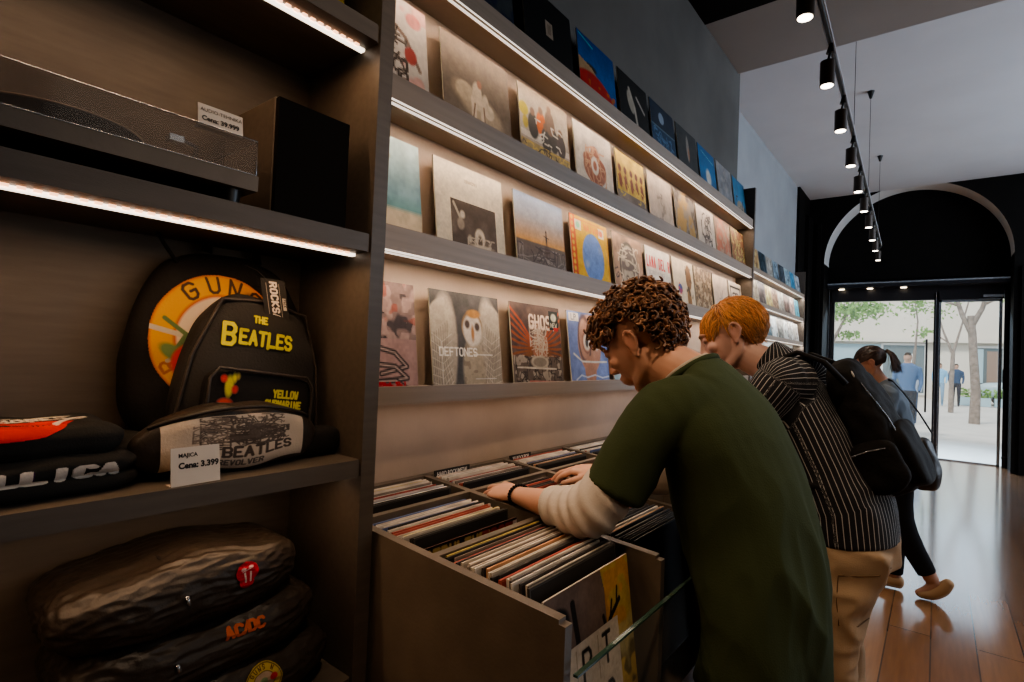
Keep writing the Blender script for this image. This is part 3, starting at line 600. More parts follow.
# ------------------------------------------------------------------ organic mesh helpers
def loft(pts, radii, ref=(1,0,0), n=20, cap=.6, refs=None, sub=4):
    """closed limb through pts with elliptical radii (a along ref, b across), Catmull-Rom interpolated"""
    P = [np.array(p,float) for p in pts]; Rr = [np.array(r if isinstance(r,(tuple,list)) else (r,r),float) for r in radii]
    RF = [np.array(x,float) for x in (refs or [ref]*len(P))]
    def cr(A,i,t):
        a = A[max(i-1,0)]; b = A[i]; c = A[min(i+1,len(A)-1)]; d = A[min(i+2,len(A)-1)]
        return .5*((2*b)+(-a+c)*t+(2*a-5*b+4*c-d)*t*t+(-a+3*b-3*c+d)*t**3)
    Q, S, F_ = [], [], []
    for i in range(len(P)-1):
        for k in range(sub):
            t = k/sub; Q.append(cr(P,i,t)); S.append(np.maximum(cr(Rr,i,t),.001)); F_.append(RF[i]*(1-t)+RF[i+1]*t)
    Q.append(P[-1]); S.append(Rr[-1]); F_.append(RF[-1])
    N = len(Q); rings = []
    for i in range(N):
        d = Q[min(i+1,N-1)]-Q[max(i-1,0)]; d /= np.linalg.norm(d)+1e-9
        u = F_[i]-d*(F_[i]@d); u /= np.linalg.norm(u)+1e-9; w = np.cross(d,u)
        rings.append((Q[i],d,u,w,S[i]))
    q,d,u,w,s_ = rings[0]; e = min(s_)*cap; rings.insert(0,(q-d*e*.6,d,u,w,s_*.80)); rings.insert(0,(q-d*e,d,u,w,s_*.40))
    q,d,u,w,s_ = rings[-1]; e = min(s_)*cap; rings.append((q+d*e*.6,d,u,w,s_*.80)); rings.append((q+d*e,d,u,w,s_*.40))
    V = []; F = []
    for q,d,u,w,s_ in rings:
        for k in range(n):
            a = 2*PI*k/n; V.append(tuple(q+u*math.cos(a)*s_[0]+w*math.sin(a)*s_[1]))
    m = len(rings)
    for i in range(m-1):
        for k in range(n): F.append((i*n+k,i*n+(k+1)%n,(i+1)*n+(k+1)%n,(i+1)*n+k))
    F.append(tuple(range(n))[::-1]); F.append(tuple(range((m-1)*n,m*n)))
    return V, F
def ball(c, r, R=None, n=16):
    r = r if isinstance(r,(tuple,list)) else (r,r,r); V = []; F = []
    for j in range(1,n):
        for k in range(2*n):
            th = PI*j/n; ph = PI*k/n
            v = Vector((r[0]*math.sin(th)*math.cos(ph), r[1]*math.sin(th)*math.sin(ph), r[2]*math.cos(th)))
            if R: v = R @ v
            V.append(tuple(v+Vector(c)))
    m = 2*n
    for j in range(n-2):
        for k in range(m): F.append((j*m+k,(j+1)*m+k,(j+1)*m+(k+1)%m,j*m+(k+1)%m))
    F.append(tuple(range(m))); F.append(tuple(range((n-2)*m,(n-1)*m))[::-1])
    return V, F
def tmpmesh(parts):
    V = []; F = []
    for v,f in parts:
        o = len(V); V += list(v); F += [tuple(i+o for i in q) for q in f]
    me = bpy.data.meshes.new('t'); me.from_pydata(V, [], F)
    bm = bmesh.new(); bm.from_mesh(me); bmesh.ops.recalc_face_normals(bm, faces=bm.faces); bm.to_mesh(me); bm.free()
    return me
def fuse(name, parts, voxel, smooth=4, factor=.5):
    me = tmpmesh(parts); ob = bpy.data.objects.new('t', me); COL.objects.link(ob)
    md = ob.modifiers.new('r','REMESH'); md.mode = 'VOXEL'; md.voxel_size = voxel; md.use_smooth_shade = True
    if smooth: sm = ob.modifiers.new('s','SMOOTH'); sm.factor = factor; sm.iterations = smooth
    dg = bpy.context.evaluated_depsgraph_get(); dg.update()
    out = bpy.data.meshes.new_from_object(ob.evaluated_get(dg)); out.name = name
    bpy.data.objects.remove(ob); bpy.data.meshes.remove(me)
    return out
def getco(me):
    a = np.empty(len(me.vertices)*3, np.float64); me.vertices.foreach_get('co', a); return a.reshape(-1,3)
def setco(me, c): me.vertices.foreach_set('co', np.ascontiguousarray(c, np.float32).ravel()); me.update()
def getno(me):
    a = np.empty(len(me.vertices)*3, np.float32); me.vertices.foreach_get('normal', a); return a.reshape(-1,3).astype(float)
def vnoise(c, scale, seed=0.):
    f = noise.noise
    return np.array([f((p[0]*scale[0]+seed, p[1]*scale[1]+seed*.7, p[2]*scale[2]-seed)) for p in c])
def displace(me, amp, scale, seed=0., mask=None, ridged=False):
    c = getco(me); n = getno(me); s_ = scale if isinstance(scale,(tuple,list)) else (scale,)*3
    d = vnoise(c, s_, seed)
    if ridged: d = .35-np.abs(d)
    if mask is not None: d = d*mask(c)
    setco(me, c+n*(d*amp)[:,None])

def superbox(w, d, h, n=24, e=(4,4,4), taper=None):
    """rounded box mesh: local x depth d, y width w, z height h, centred in y, standing on z=0; returns mesh data arrays"""
    V = {}; F = []; verts = []
    def vid(p):
        k = tuple(np.round(p,5))
        if k not in V: V[k] = len(verts); verts.append(p)
        return V[k]
    L = np.linspace(-1,1,n+1)
    for ax in range(3):
        for sg in (-1,1):
            for i in range(n):
                for j in range(n):
                    q = []
                    for (a,b) in ((L[i],L[j]),(L[i+1],L[j]),(L[i+1],L[j+1]),(L[i],L[j+1])):
                        p = [0,0,0]; p[ax] = sg; p[(ax+1)%3] = a; p[(ax+2)%3] = b; q.append(vid(tuple(p)))
                    F.append(q if sg > 0 else q[::-1])
    P = np.array(verts); A = np.abs(P)
    nrm = (A[:,0]**e[0]+A[:,1]**e[1]+A[:,2]**e[2]); k = nrm**(-1./np.mean(e)); Q = P*k[:,None]
    if taper is not None: Q = taper(Q)
    return np.stack([Q[:,0]*d/2, Q[:,1]*w/2, (Q[:,2]+1)*h/2],1), F
def soft(name, c, F, m, parent=None, art=None, base=(.02,.018,.016), rng=None, rot=None, loc=None, axis=0):
    me = bpy.data.meshes.new(name); me.from_pydata([tuple(v) for v in c], [], F); me.polygons.foreach_set('use_smooth',[True]*len(F)); me.materials.append(m); me.update()
    if art is not None or base is not None:
        cols = np.tile(np.array(base,float),(len(c),1))
        if art is not None:
            y0,y1,z0,z1 = rng; u = (c[:,1]-y0)/(y1-y0); v = (z1-c[:,2])/(z1-z0); nx = getno(me)[:,0]
            ok = (nx > .15)&(u>0)&(u<1)&(v>0)&(v<1); cols[ok] = art.at(u[ok], v[ok])
        setcol(me, cols)
    return link(name, me, parent, loc)
from mathutils.bvhtree import BVHTree
def decal(name, art, P, m, parent, mask=None, onto=None, off=.0015):
    """printed patch; P(u,v)->point, one face per canvas cell"""
    nx, ny = art.w, art.h; V = [P(i/nx, j/ny) for j in range(ny+1) for i in range(nx+1)]
    if onto:
        me_ = onto.data; bt = BVHTree.FromPolygons([tuple(v.co) for v in me_.vertices], [tuple(p.vertices) for p in me_.polygons])
        for i_,p in enumerate(V):
            h = bt.ray_cast(Vector((.5,p[1],p[2])), Vector((-1,0,0)))
            if h[0] is not None: V[i_] = (h[0].x+off, p[1], p[2])
    F = []; cols = []
    for j in range(ny):
        for i in range(nx):
            if mask is not None and not mask[j,i]: continue
            F.append((j*(nx+1)+i,(j+1)*(nx+1)+i,(j+1)*(nx+1)+i+1,j*(nx+1)+i+1)); cols.append(art.c[j,i])
    me = bpy.data.meshes.new(name); me.from_pydata([tuple(v) for v in V], [], F); me.materials.append(m)
    bm = bmesh.new(); bm.from_mesh(me); bmesh.ops.delete(bm, geom=[v for v in bm.verts if not v.link_faces], context='VERTS'); bm.to_mesh(me); bm.free()
    art_face_cols(me, np.array(cols)); me.update()
    return link(name, me, parent)

# ------------------------------------------------------------------ open shelving cabinet, front at x=-.90
XC = -.90; YC = .672
cab = empty('shelving_cabinet', (-1.03, -.1, 0)); tag(cab, 'tall dark shelving cabinet with warm light strips under its shelves', 'shelving')
def Cb(nm, m, *boxes, par=cab):
    mb = MB()
    for q in boxes: mb.box(q[0]+1.03,q[1]+1.03,q[2]+.1,q[3]+.1,q[4],q[5])
    return mb.build(nm, m, par)
Cb('side_panel', M['laminate'], (XW+.004,XC,YC,YC+.034,0,3.3))
Cb('side_panel', M['laminate'], (XW+.004,XC,-.98,-.95,0,3.3))
Cb('back_panel', M['laminate'], (XW+.001,XW+.010,-.95,YC,0.02,3.3))
for i,(z0,z1) in enumerate(((2.078,2.113),(1.651,1.687),(1.200,1.234),(.772,.803),(.36,.39),(2.66,2.70))):
    s_ = Cb('shelf', M['laminate'], (XW+.010,XC-.006,-.95,YC-.001,z0,z1), (XC-.006,XC-.002,-.95,YC-.006,z0,z1))
    if i < 3:
        mb = MB(); mb.box(-.957+1.03,-.945+1.03,-.949+.1,YC-.005+.1,z0-.006,z0-.0005)
        l = mb.build('led_strip', M['led'], s_)
        mb = MB(); y = -.4
        while y < YC-.02: mb.box(-.943+1.03,-.938+1.03,y+.1,y+.109,z0-.004,z0-.0005); y += .0165
        mb.build('led_diode', M['leddot'], s_)
# box set peeping over the top shelf
a = Art(60, base=(.50,.42,.05)); a.vgrad([(0,(.52,.46,.06)),(.6,(.55,.45,.05)),(1,(.50,.42,.05))]); a.ell(.75,.75,.1,.08,(.35,.32,.30)); a.ell(.35,.8,.08,.07,(.45,.12,.03)); a.text('IN RUMENKA',.06,.90,.09,(.08,.05,.04),sx=.9,w=.02); a.scribble(8,3,(.2,.2,.25),.03,(.5,.5,.9,.9),.1,3)
mb = MB(); o = link('display_record', panel_mesh('record_sleeve', a, .26, .26, .02, (.62,.55,.42))); o.location = (-.985,.385,2.114); o.rotation_euler = (0,-.12,0)
tag(o, 'yellow record propped on the highest shelf of the cabinet, cut by the photo edge', 'vinyl record')

# turntable
tt = empty('turntable', (-1.03, .245, 1.690)); tag(tt, 'dark turntable with clear lid on the upper cabinet shelf', 'turntable')
mb = MB(); mb.box(-.115,.115,-.20,.20,.026,.052); mb.build('plinth', M['laminate2'], tt)
for x in (-.08,.08):
    for y in (-.165,.165): MB().cyl((x,y,0),(x,y,.027),.018,.022,16).build('foot', M['blackmetal'], tt)
pl = MB().cyl((-.002,-.05,.053),(-.002,-.05,.076),.109,.110,72).build('platter', M['nylon'], tt)
MB().tube([(-.002+.1105*math.cos(t),-.05+.1105*math.sin(t),.077) for t in np.linspace(0,2*PI,73)[:-1]], .0014, 6, closed=True).build('platter_rim', M['lipgrey'], pl)
MB().cyl((-.002,-.05,.076),(-.002,-.05,.078),.104,.104,64).build('slip_mat', M['nylon'], pl)
MB().cyl((-.002,-.05,.078),(-.002,-.05,.088),.003,.003,12).build('spindle', M['framelite'], pl)
mb = MB(); mb.tube([(-.07,.145,.092),(-.02,.150,.096),(.05,.125,.092),(.085,.085,.086)], .004, 8); mb.box(.075,.095,.070,.09,.078,.088); ta = mb.build('tonearm', M['framelite'], tt)
MB().cyl((-.09,.145,.092),(-.07,.145,.092),.012,.012,16).build('counterweight', M['brownmetal'], ta)
MB().cyl((-.06,.13,.052),(-.06,.13,.082),.016,.012,16).build('arm_base', M['framelite'], ta)
MB().cyl((.08,.16,.052),(.08,.16,.062),.011,.010,16).build('knob', M['framelite'], tt)
mb = MB()
for b in ((-.112,.112,-.197,.197,.110,.112),(.110,.112,-.197,.197,.054,.110),(-.112,-.110,-.197,.197,.054,.110),(-.112,.112,-.197,-.195,.054,.110),(-.112,.112,.195,.197,.054,.110)): mb.box(*b)
lid = mb.build('dust_cover', M['acrylic'], tt)
mb = MB(); mb.tube([(.112,-.197,.112),(.112,.197,.112),(.112,.197,.055)], .0012, 6); mb.tube([(-.112,.197,.112),(.112,.197,.112)], .001, 6); mb.tube([(.112,-.197,.054),(.112,.197,.054)], .001, 6)
mb.build('lid_edge', M['framelite'], lid)

def price_card(loc, rotz, lines, w, h, label, lean=.15):
    mb = MB(); mb.box(-.0008,.0008,-w/2,w/2,0,h, T=Matrix.Rotation(-lean,4,'Y'))
    mb.box(-.02,0,-w/2,w/2,0,.001)
    base = Matrix(((0,0,1),(1,0,0),(0,1,0))).to_4x4()
    for t,y,z,s_,bo in lines: textmesh(mb, t, s_, Matrix.Rotation(-lean,4,'Y') @ Matrix.Translation((.0015, y, z)) @ base, 1, align='LEFT', bold=bo)
    o = mb.build('price_card', [M['whitecard'], M['ink']], None, loc); o.rotation_euler = (0,0,rotz)
    return tag(o, label, 'price tag')
price_card((-.925,.385,1.690+.1125), 0, [('AUDIO-TEHNIKA',-.032,.024,.0085,.0),('Cena: 39.999',-.030,.009,.011,.0004)], .070, .036, 'white price card on the turntable lid reading Cena 39.999')
price_card((-.908,.368,1.235), .05, [('MAJICA',-.026,.043,.0085,.0002),('Cena: 3.399',-.026,.026,.0125,.0006)], .073, .058, 'white price card reading Cena 3.399 in front of the waist bag')

M['blackcloth'] = mat('black_grille_cloth', (.008,.007,.006), .95, spec=.1)
# bookshelf speaker
sp = empty('loudspeaker', (-1.0, .555, 1.688)); tag(sp, 'black box loudspeaker beside the turntable', 'speaker')
mb = MB(); mb.box(-.135,.06,-.075,.075,0,.215); o = mb.build('cabinet_box', M['laminate'], sp)
o.modifiers.new('b','BEVEL').width = .002
mb = MB(); mb.box(.06,.072,-.073,.073,.003,.212); g = mb.build('grille', M['blackcloth'], sp)
# ------------------------------------------------------------------ bags on the middle shelf
ZS = 1.235
BK = (.018,.0155,.0135)
def bulge(T0, pw=1.):
    def f(Q):
        Q = Q.copy(); t = (Q[:,2]+1)/2; Q[:,1] *= (1-T0*np.clip(t-.1,0,1)**1.5); Q[:,0] *= pw*(1-.25*t); return Q
    return f
# rear backpack
bp = empty('backpack', (-1.105, .465, ZS+.012)); bp.rotation_euler = (math.radians(-6), math.radians(-4), 0)
tag(bp, 'black backpack with an orange round emblem and the word GUNS, leaning behind the other bags', 'backpack')
c, F_ = superbox(.335,.105,.385,34,(3.2,2.6,2.8),bulge(.12))
o = bbody = soft('body', c, F_, M['nylon'], bp); displace(o.data, .008, 14, 3.)
a = Art(170, base=BK)
cx, cy = .50, .50
a.ell(cx,cy,.49,.49,(.50,.14,.02)); a.ell(cx,cy,.475,.475,(.56,.29,.025),1); 
m_ = np.clip((a.U-.35)*1.6,0,1)*(np.hypot(a.U-cx,a.V-cy)<.475); a.mixm(m_,(.52,.17,.03),.8)
a.ell(cx,cy,.335,.335,(.42,.10,.02)); a.ell(cx,cy,.315,.315,(.56,.47,.38)); a.blot(6,3,.6,(.40,.30,.22),.6,(.3,.3,.7,.75))
for ch,an in (('G',-.72),('U',-.28),('N',.12),('S',.55)): a.text(ch,0,0,.115,(.06,.03,.02),w=.022,sx=.85,arc=(cx,cy,.352,an-.06))
for ch,an in (('R',-2.25),('O',-2.55),('S',-2.85)): a.text(ch,0,0,.10,(.32,.10,.02),w=.02,sx=.8,arc=(cx,cy,.36,an))
a.line([(0,.47),(.75,.60)],.035,(.45,.40,.34)); a.line([(.15,.7),(.5,.56)],.03,(.35,.3,.25)); a.line([(0.1,.40),(.25,.5),(.2,.6),(.35,.45)],.03,(.10,.16,.06)); a.ell(.18,.64,.10,.05,(.12,.20,.07),1,rot=.5)
a.ell(.34,.70,.17,.15,(.52,.03,.02)); a.ell(.30,.68,.08,.07,(.30,.01,.01)); a.ell(.4,.73,.08,.07,(.62,.05,.03)); a.line([(.25,.66),(.35,.62),(.42,.70)],.012,(.25,.0,.0))
mask = np.hypot(a.U-cx,a.V-cy) < .49
def bump_pt(u,v,W=.245,Hh=.255,oy=-.02,oz=.085):
    y = oy+(u-.5)*W; z = oz+(1-v)*Hh
    return (.073 - .55*(y**2)/.1 - .25*((z-.2)**2)/.1, y, z)
decal('printed_emblem', a, bump_pt, M['cloth'], bp, mask, bbody)
MB().ribbon([(0,-.05,.385),(-.005,-.045,.425),(-.005,.045,.425),(0,.05,.385)], .02,.005,(1,0,0)).build('carry_loop', M['nylon'], bp)
MB().ribbon([(.02,-.105,.345),(.028,-.135,.375),(.03,-.150,.395)], .006,.003,(1,0,0)).build('zipper_pull', M['nylon'], bp)
c, F_ = superbox(.22,.03,.12,16,(4,4,4)); c = c+np.array([.060,.01,.02]); o = soft('front_pocket', c, F_, M['nylon'], bp)
# hang tag on it
a = Art(70,100, base=(.02,.018,.016)); 
a.line([(.20,.1),(.20,.95)],.012,(.55,.5,.45)); a.text('ROCKSAX',.62,.08,.26,(.62,.56,.50),w=.065,sx=.75,gap=.3,rot=PI/2); a.line([(.72,.1),(.72,.85)],.012,(.5,.45,.4)); a.rect(.80,.42,.95,.7,(.42,.38,.34)); a.text('PACK',.94,.45,.10,(.05,.05,.05),w=.02,sx=.6,rot=PI/2)
def tagp(u,v): return (-1.035, .532+u*.050-(1-v)*.016, 1.500+(1-v)*.086)
o = decal('hang_tag', a, tagp, M['cloth'], None); tag(o, 'black cardboard hang tag with white word ROCKSAX on the rear backpack', 'tag')
mb = MB(); mb.tube([(-1.034,.530,1.583),(-1.045,.515,1.60),(-1.065,.50,1.61)],.0008,5); mb.build('tag_string', M['ink'], o)

# front backpack
b2 = empty('backpack', (-1.045, .500, ZS+.014)); b2.rotation_euler = (math.radians(-7), math.radians(-5), 0)
tag(b2, 'black backpack with yellow words THE BEATLES and Yellow Submarine, in front of the emblem backpack', 'backpack')
c, F_ = superbox(.285,.10,.302,34,(3.6,3.0,3.2),bulge(.34))
a = Art(200,240, base=BK)
a.text('THE',.40,.13,.055,(.50,.46,.03),w=.017,sx=.8,gap=.2)
a.text('B',.14,.215,.175,(.50,.46,.03),w=.036,sx=.8); a.text('EATLES',.285,.245,.115,(.50,.46,.03),w=.028,sx=.78,gap=-.1); a.line([(.545,.25),(.545,.355)],.03,(.50,.46,.03))
a.text('YELLOW',.62,.66,.058,(.50,.44,.03),w=.018,sx=.75,gap=0); a.text('SUBMARINE',.55,.735,.055,(.50,.44,.03),w=.018,sx=.75,gap=0)
for x,y,rx,ry,cc in ((.20,.66,.035,.07,(.45,.42,.04)),(.24,.60,.018,.03,(.5,.45,.05)),(.15,.61,.028,.026,(.50,.04,.03)),(.25,.68,.028,.026,(.50,.04,.03)),(.27,.585,.015,.02,(.4,.3,.05)),(.18,.775,.06,.03,(.48,.06,.04)),(.18,.80,.055,.018,(.55,.48,.42))): a.ell(x,y,rx,ry,cc)
o = b2body = soft('body', c, F_, M['cloth'], b2, base=BK); displace(o.data, .005, 16, 8.)
c, F_ = superbox(.205,.03,.135,30,(5,4,5)); c = c+np.array([.043,.0,.02]); b2pocket = soft('front_pocket', c, F_, M['nylon'], b2)
def b2p(u,v):
    y = (u-.5)*.200-.004; z = .03+(1-v)*.262; return (.0545-.40*(y**2)/.1*.5-.20*((z-.15)**2)/.1, y, z)
ink = (np.abs(a.c-np.array(BK)).sum(-1) > .05)
top_ = ink & (a.V < .5); low_ = ink & (a.V >= .5)
decal('yellow_lettering', a, b2p, M['cloth'], b2, top_, b2body, .0022); decal('yellow_lettering', a, b2p, M['cloth'], b2, low_&(a.U>.42), b2pocket, .0022); decal('printed_motif', a, b2p, M['cloth'], b2, low_&(a.U<=.42), b2pocket, .0022)
mb = MB(); mb.tube([(.063,-.098,.03),(.0615,-.099,.13),(.060,-.085,.150),(.060,.085,.150),(.0615,.099,.13),(.063,.098,.03)], .0028, 6); mb.build('pocket_zipper', M['puffer'], b2)
mb = MB(); mb.tube([(.03,-.138,.03),(.03,-.122,.17),(.028,-.084,.280),(.028,0,.293),(.028,.084,.280),(.03,.122,.17),(.03,.138,.03)], .0035, 6); mb.build('piping', M['puffer'], b2)
MB().ribbon([(-.02,-.03,.296),(-.02,-.028,.322),(-.02,.028,.322),(-.02,.03,.296)], .018,.004,(1,0,0)).build('carry_loop', M['nylon'], b2)
MB().ribbon([(-.03,.12,.24),(-.02,.150,.16),(-.02,.155,.06),(-.03,.13,.01)], .03,.006,(1,0,0)).build('shoulder_strap', M['nylon'], b2)

# waist bag with printed panel
wb = empty('waist_bag', (-.980, .455, ZS)); wb.rotation_euler = (0,0,math.radians(2)); tag(wb, 'black waist bag with a pale printed panel showing a drawing and THE BEATLES REVOLVER', 'bag')
def fanny(Q):
    Q = Q.copy(); y = Q[:,1]; Q[:,2] = (Q[:,2]+1)*(1-.25*np.abs(y)**2.2)-1; Q[:,0] *= (1-.35*np.abs(y)**2); return Q
c, F_ = superbox(.325,.085,.118,40,(2.8,3.2,3.0),fanny); o = wbody = soft('body', c, F_, M['puffer'], wb); displace(o.data, .005, 22, 4.)
a = Art(190,95, base=(.52,.43,.34)).mottle(3,4,.12)
a.scribble(150,5,(.10,.075,.06),.009,(.24,.02,.80,.55),.07,5); a.scribble(60,9,(.08,.06,.05),.010,(.42,.25,.84,.58),.07,5); a.blot(14,3,.60,(.13,.10,.08),.8,(.28,.05,.78,.5)); a.scribble(20,7,(.2,.15,.12),.008,(.2,.05,.4,.5),.1,6)
a.text('THE',.28,.56,.035,(.08,.06,.05),w=.012,sx=1); a.text('BEATLES',.38,.60,.085,(.07,.05,.04),w=.022,sx=.85,gap=.15); a.text('REVOLVER',.36,.84,.045,(.10,.08,.07),w=.012,sx=.8)
def wp(u,v):
    y = (u-.5)*.262-.005; z0 = .012+.006*math.sin(u*9); z1 = .100-.018*abs(2*u-1)**3; z = z0+(1-v)*(z1-z0)
    return (.047-.045*abs(y/.15)**2.6-.9*(z-.045)**2*3, y, z)
mk = ~((a.U<.035+.05*a.V*0)|(a.U>.97)); decal('printed_panel', a, wp, M['cloth'], wb, mk, wbody)
mb = MB(); mb.tube([(.040-.03*abs(t)**2.5,.140*t,.112-.028*abs(t)**2.2) for t in np.linspace(-1,1,24)], .0032, 6); mb.build('zipper', M['puffer'], wb)
c, F_ = superbox(.13,.055,.06,14,(2.5,3,2.5)); c = c+np.array([-.01,.165,.0]); o = soft('side_pouch', c, F_, M['nylon'], wb)
MB().ribbon([(-.005,-.14,.045),(.0,-.165,.03),(.005,-.178,.008)], .03,.005,(1,0,0)).build('waist_strap', M['nylon'], wb)

# folded T-shirts
def shirt(name, loc, w, d, h, rotz, label, artc=None, seed=1, P=None, layers=2, mask=None):
    r = empty(name, loc); r.rotation_euler = (0,0,rotz); tag(r, label, 't-shirt')
    Vs = None; parts = []
    mb = MB()
    for k in range(layers):
        c, F_ = superbox(w*(1-.02*k), d, h/layers*1.25, 26, (7,7,2.6)); c = c + np.array([random.uniform(-.004,.004), random.uniform(-.004,.004), k*h/layers*.95])
        mb.add(c, F_, 0, True)
    o = mb.build('folded_body', M['fabric'], r, recalc=False); setcol(o.data, np.tile(np.array([[.022,.021,.019]]), (len(o.data.vertices),1))); displace(o.data, .008, (14,14,30), seed)
    if artc is not None: decal('chest_print', artc, P, M['cloth'], r, mask, o)
    return r
a = Art(200,60, base=(0,0,0)); a.c[:] = -1
a.text('METALLICA',.20,.06,.135,(.60,.54,.47),w=.044,sx=.55,gap=.0)
mk = a.c[...,0] > 0; a.c = np.abs(a.c)
def p1_(u,v): return (.095+.012*math.sin(PI*min(1,max(0,(v-.3)*.8)))-.05*(1-v)**2*.6+.004, -.175+u*.335, .010+(1-v)*.034)
shirt('folded_tshirt', (-1.03,.135,ZS), .345,.20,.050,.03, 'black folded T-shirt with white METALLICA lettering, lowest in the stack', a, 2, p1_, 2, mk)
a = Art(180,80, base=(.03,.03,.028)); a.poly([(0,.35),(.3,.30),(.85,.32),(.93,.45),(.80,.75),(.4,.85),(0,.9)],(.50,.015,.01)); a.scribble(12,4,(.50,.44,.38),.018,(.02,.4,.6,.85),.08,2); a.scribble(10,2,(.42,.36,.30),.012,(.0,.18,.75,.33),.1,5); a.scribble(16,8,(.50,.45,.38),.010,(.6,.05,.99,.33),.05,5); a.ell(.18,.9,.04,.06,(.35,.4,.05)); a.ell(.36,.92,.04,.07,(.4,.45,.05)); a.line([(.86,.48),(.93,.25),(.98,.2)],.03,(.50,.45,.38)); a.text('RAMONES',.55,.12,.07,(.5,.45,.38),w=.012,sx=.7,rot=-.05)
def p2_(u,v): return (.098-.075*(1-v), -.17+u*.29, .043+.010*(1-v)+.006*math.sin(u*7)*(v)-.022*max(0,v-.45)*1.4)
mk = np.abs(a.c-np.array([.03,.03,.028])).sum(-1) > .04
shirt('folded_tshirt', (-1.03,.125,ZS+.053), .34,.195,.036,.02, 'black folded T-shirt with a bright red print, on top of the METALLICA one', a, 5, p2_, 1, mk)
a = Art(40, base=(.40,.22,.22)); mk = np.hypot((a.U-.5)/.45,(a.V-.5)/.4) < 1
shirt('folded_tshirt', (-1.06,.30,ZS+.003), .10,.16,.055,.1, 'black folded cloth with a small pink print, squeezed between the T-shirts and the bags', a, 9, lambda u,v: (.074-.02*(1-v), -.02+u*.035, .040+(1-v)*.014), 2, mk)

# ------------------------------------------------------------------ puffer jackets on the lower shelf
def jacket(loc, w, d, h, rotz, label, seed, patch, pu, zy, pz, ph, tilt=0):
    r = empty('folded_jacket', loc); r.rotation_euler = (math.radians(tilt),0,rotz); tag(r, label, 'jacket', None)
    def sh(Q):
        Q = Q.copy(); Q[:,2] = (Q[:,2]+1)*(1+.10*np.sin(Q[:,1]*5+seed)*.5)-1; return Q
    c, F_ = superbox(w,d,h,70,(4.5,3.2,2.6),sh)
    g = np.abs(np.sin((c[:,2]/h)*PI*2.2+c[:,1]*1.5+seed))                  # quilted baffles
    o = soft('folded_body', c, F_, M['puffer'], r)
    displace(o.data, .009, (14,6,18), seed, ridged=True); displace(o.data, .0045, (50,22,75), seed+4, ridged=True); displace(o.data, .0015, (110,60,120), seed+7)
    mb = MB(); mb.tube([(d/2*math.cos(t)**.6*.98 if math.cos(t)>0 else 0, zy-.02*math.sin(t), h/2+h/2*math.sin(t)*1.02) for t in np.linspace(-1.0,1.45,18)], .0035, 6)
    mb.tube([(d/2*math.cos(t)**.6*.97 if math.cos(t)>0 else 0, zy+.012-.02*math.sin(t), h/2+h/2*math.sin(t)*1.0) for t in np.linspace(-1.0,1.45,18)], .002, 6)
    z_ = mb.build('zipper', M['nylon'], r)
    MB().ribbon([(d/2+.004,zy-.004,h*.62),(d/2+.008,zy-.002,h*.50)], .005,.002,(1,0,0)).build('zipper_pull', M['framelite'], z_)
    art, mk, pw = patch
    def P(u,v):
        t = math.asin(min(.95,max(-.95,(pz+(1-v)*ph-h/2)/(h/2))))
        return (d/2*math.cos(t)**.72+.010, pu+(u-.5)*pw, pz+(1-v)*ph)
    decal('embroidered_patch', art, P, M['cloth'], r, mk, o, .003)
    return r
a = Art(70,80, base=(.42,.01,.03)); a.ell(.35,.3,.10,.05,(.6,.4,.4)); a.ell(.66,.27,.1,.05,(.6,.4,.4)); a.line([(.38,.4),(.42,.75)],.07,(.62,.50,.48)); a.line([(.62,.4),(.60,.75)],.07,(.62,.50,.48)); a.line([(.25,.42),(.5,.36),(.75,.42)],.05,(.3,0,.01)); a.line([(.3,.38),(.7,.30)],.03,(.6,.45,.45))
mk1 = (np.hypot((a.U-.5)/.46,(a.V-.42)/.34) < 1)|(np.hypot((a.U-.45)/.30,(a.V-.7)/.28) < 1); P1 = (a, mk1, .042)
a = Art(110,50, base=(.55,.10,.01)); a.c[:] = -1; a.text('AC',.05,.18,.26,(.60,.12,.015),w=.085,sx=.8,gap=.1); a.text('/',.42,.12,.30,(.60,.12,.015),w=.07,sx=.5); a.text('DC',.54,.14,.26,(.60,.12,.015),w=.085,sx=.8,gap=.1)
mk2 = a.c[...,0] > 0; a.c = np.abs(a.c); P2 = (a, mk2, .072)
a = Art(110, base=(.50,.36,.03)); a.ell(.5,.5,.47,.47,(.08,.06,.03),1,ring=.95); a.ell(.5,.5,.30,.30,(.08,.05,.03)); a.ell(.5,.5,.28,.28,(.45,.33,.24)); a.ell(.5,.45,.10,.10,(.20,.30,.16)); a.ell(.5,.6,.13,.08,(.12,.10,.08)); a.line([(.05,.62),(.4,.5)],.03,(.3,.28,.2)); a.line([(.95,.35),(.6,.5)],.03,(.3,.28,.2)); a.ell(.28,.58,.10,.09,(.45,.02,.02)); a.ell(.76,.42,.10,.09,(.45,.02,.02))
for i,ch in enumerate('GUNS N'): a.text(ch,0,0,.095,(.10,.05,.01),w=.022,sx=.7,arc=(.5,.5,.335,-.85+i*.30))
for i,ch in enumerate('ROSES'): a.text(ch,0,0,.095,(.10,.05,.01),w=.022,sx=.7,arc=(.5,.5,.335,PI-.6+i*.30))
mk3 = np.hypot(a.U-.5,a.V-.5) < .49; P3 = (a, mk3, .068)
jacket((-1.035,.395,.990), .375,.235,.112,-.02, 'folded glossy black padded jacket with a red patch, topmost of the three', 1.2, P1, .07,-.02,.050,.046, 2)
jacket((-1.035,.425,.900), .40,.24,.098,-.02, 'folded glossy black padded jacket with orange AC/DC lettering, middle of the three', 5.1, P2, .045,-.06,.058,.026, 2)
jacket((-1.035,.450,.806), .41,.245,.103,-.02, 'folded glossy black padded jacket with a round yellow patch, lowest of the three', 8.7, P3, .05,-.09,.030,.062, 2)
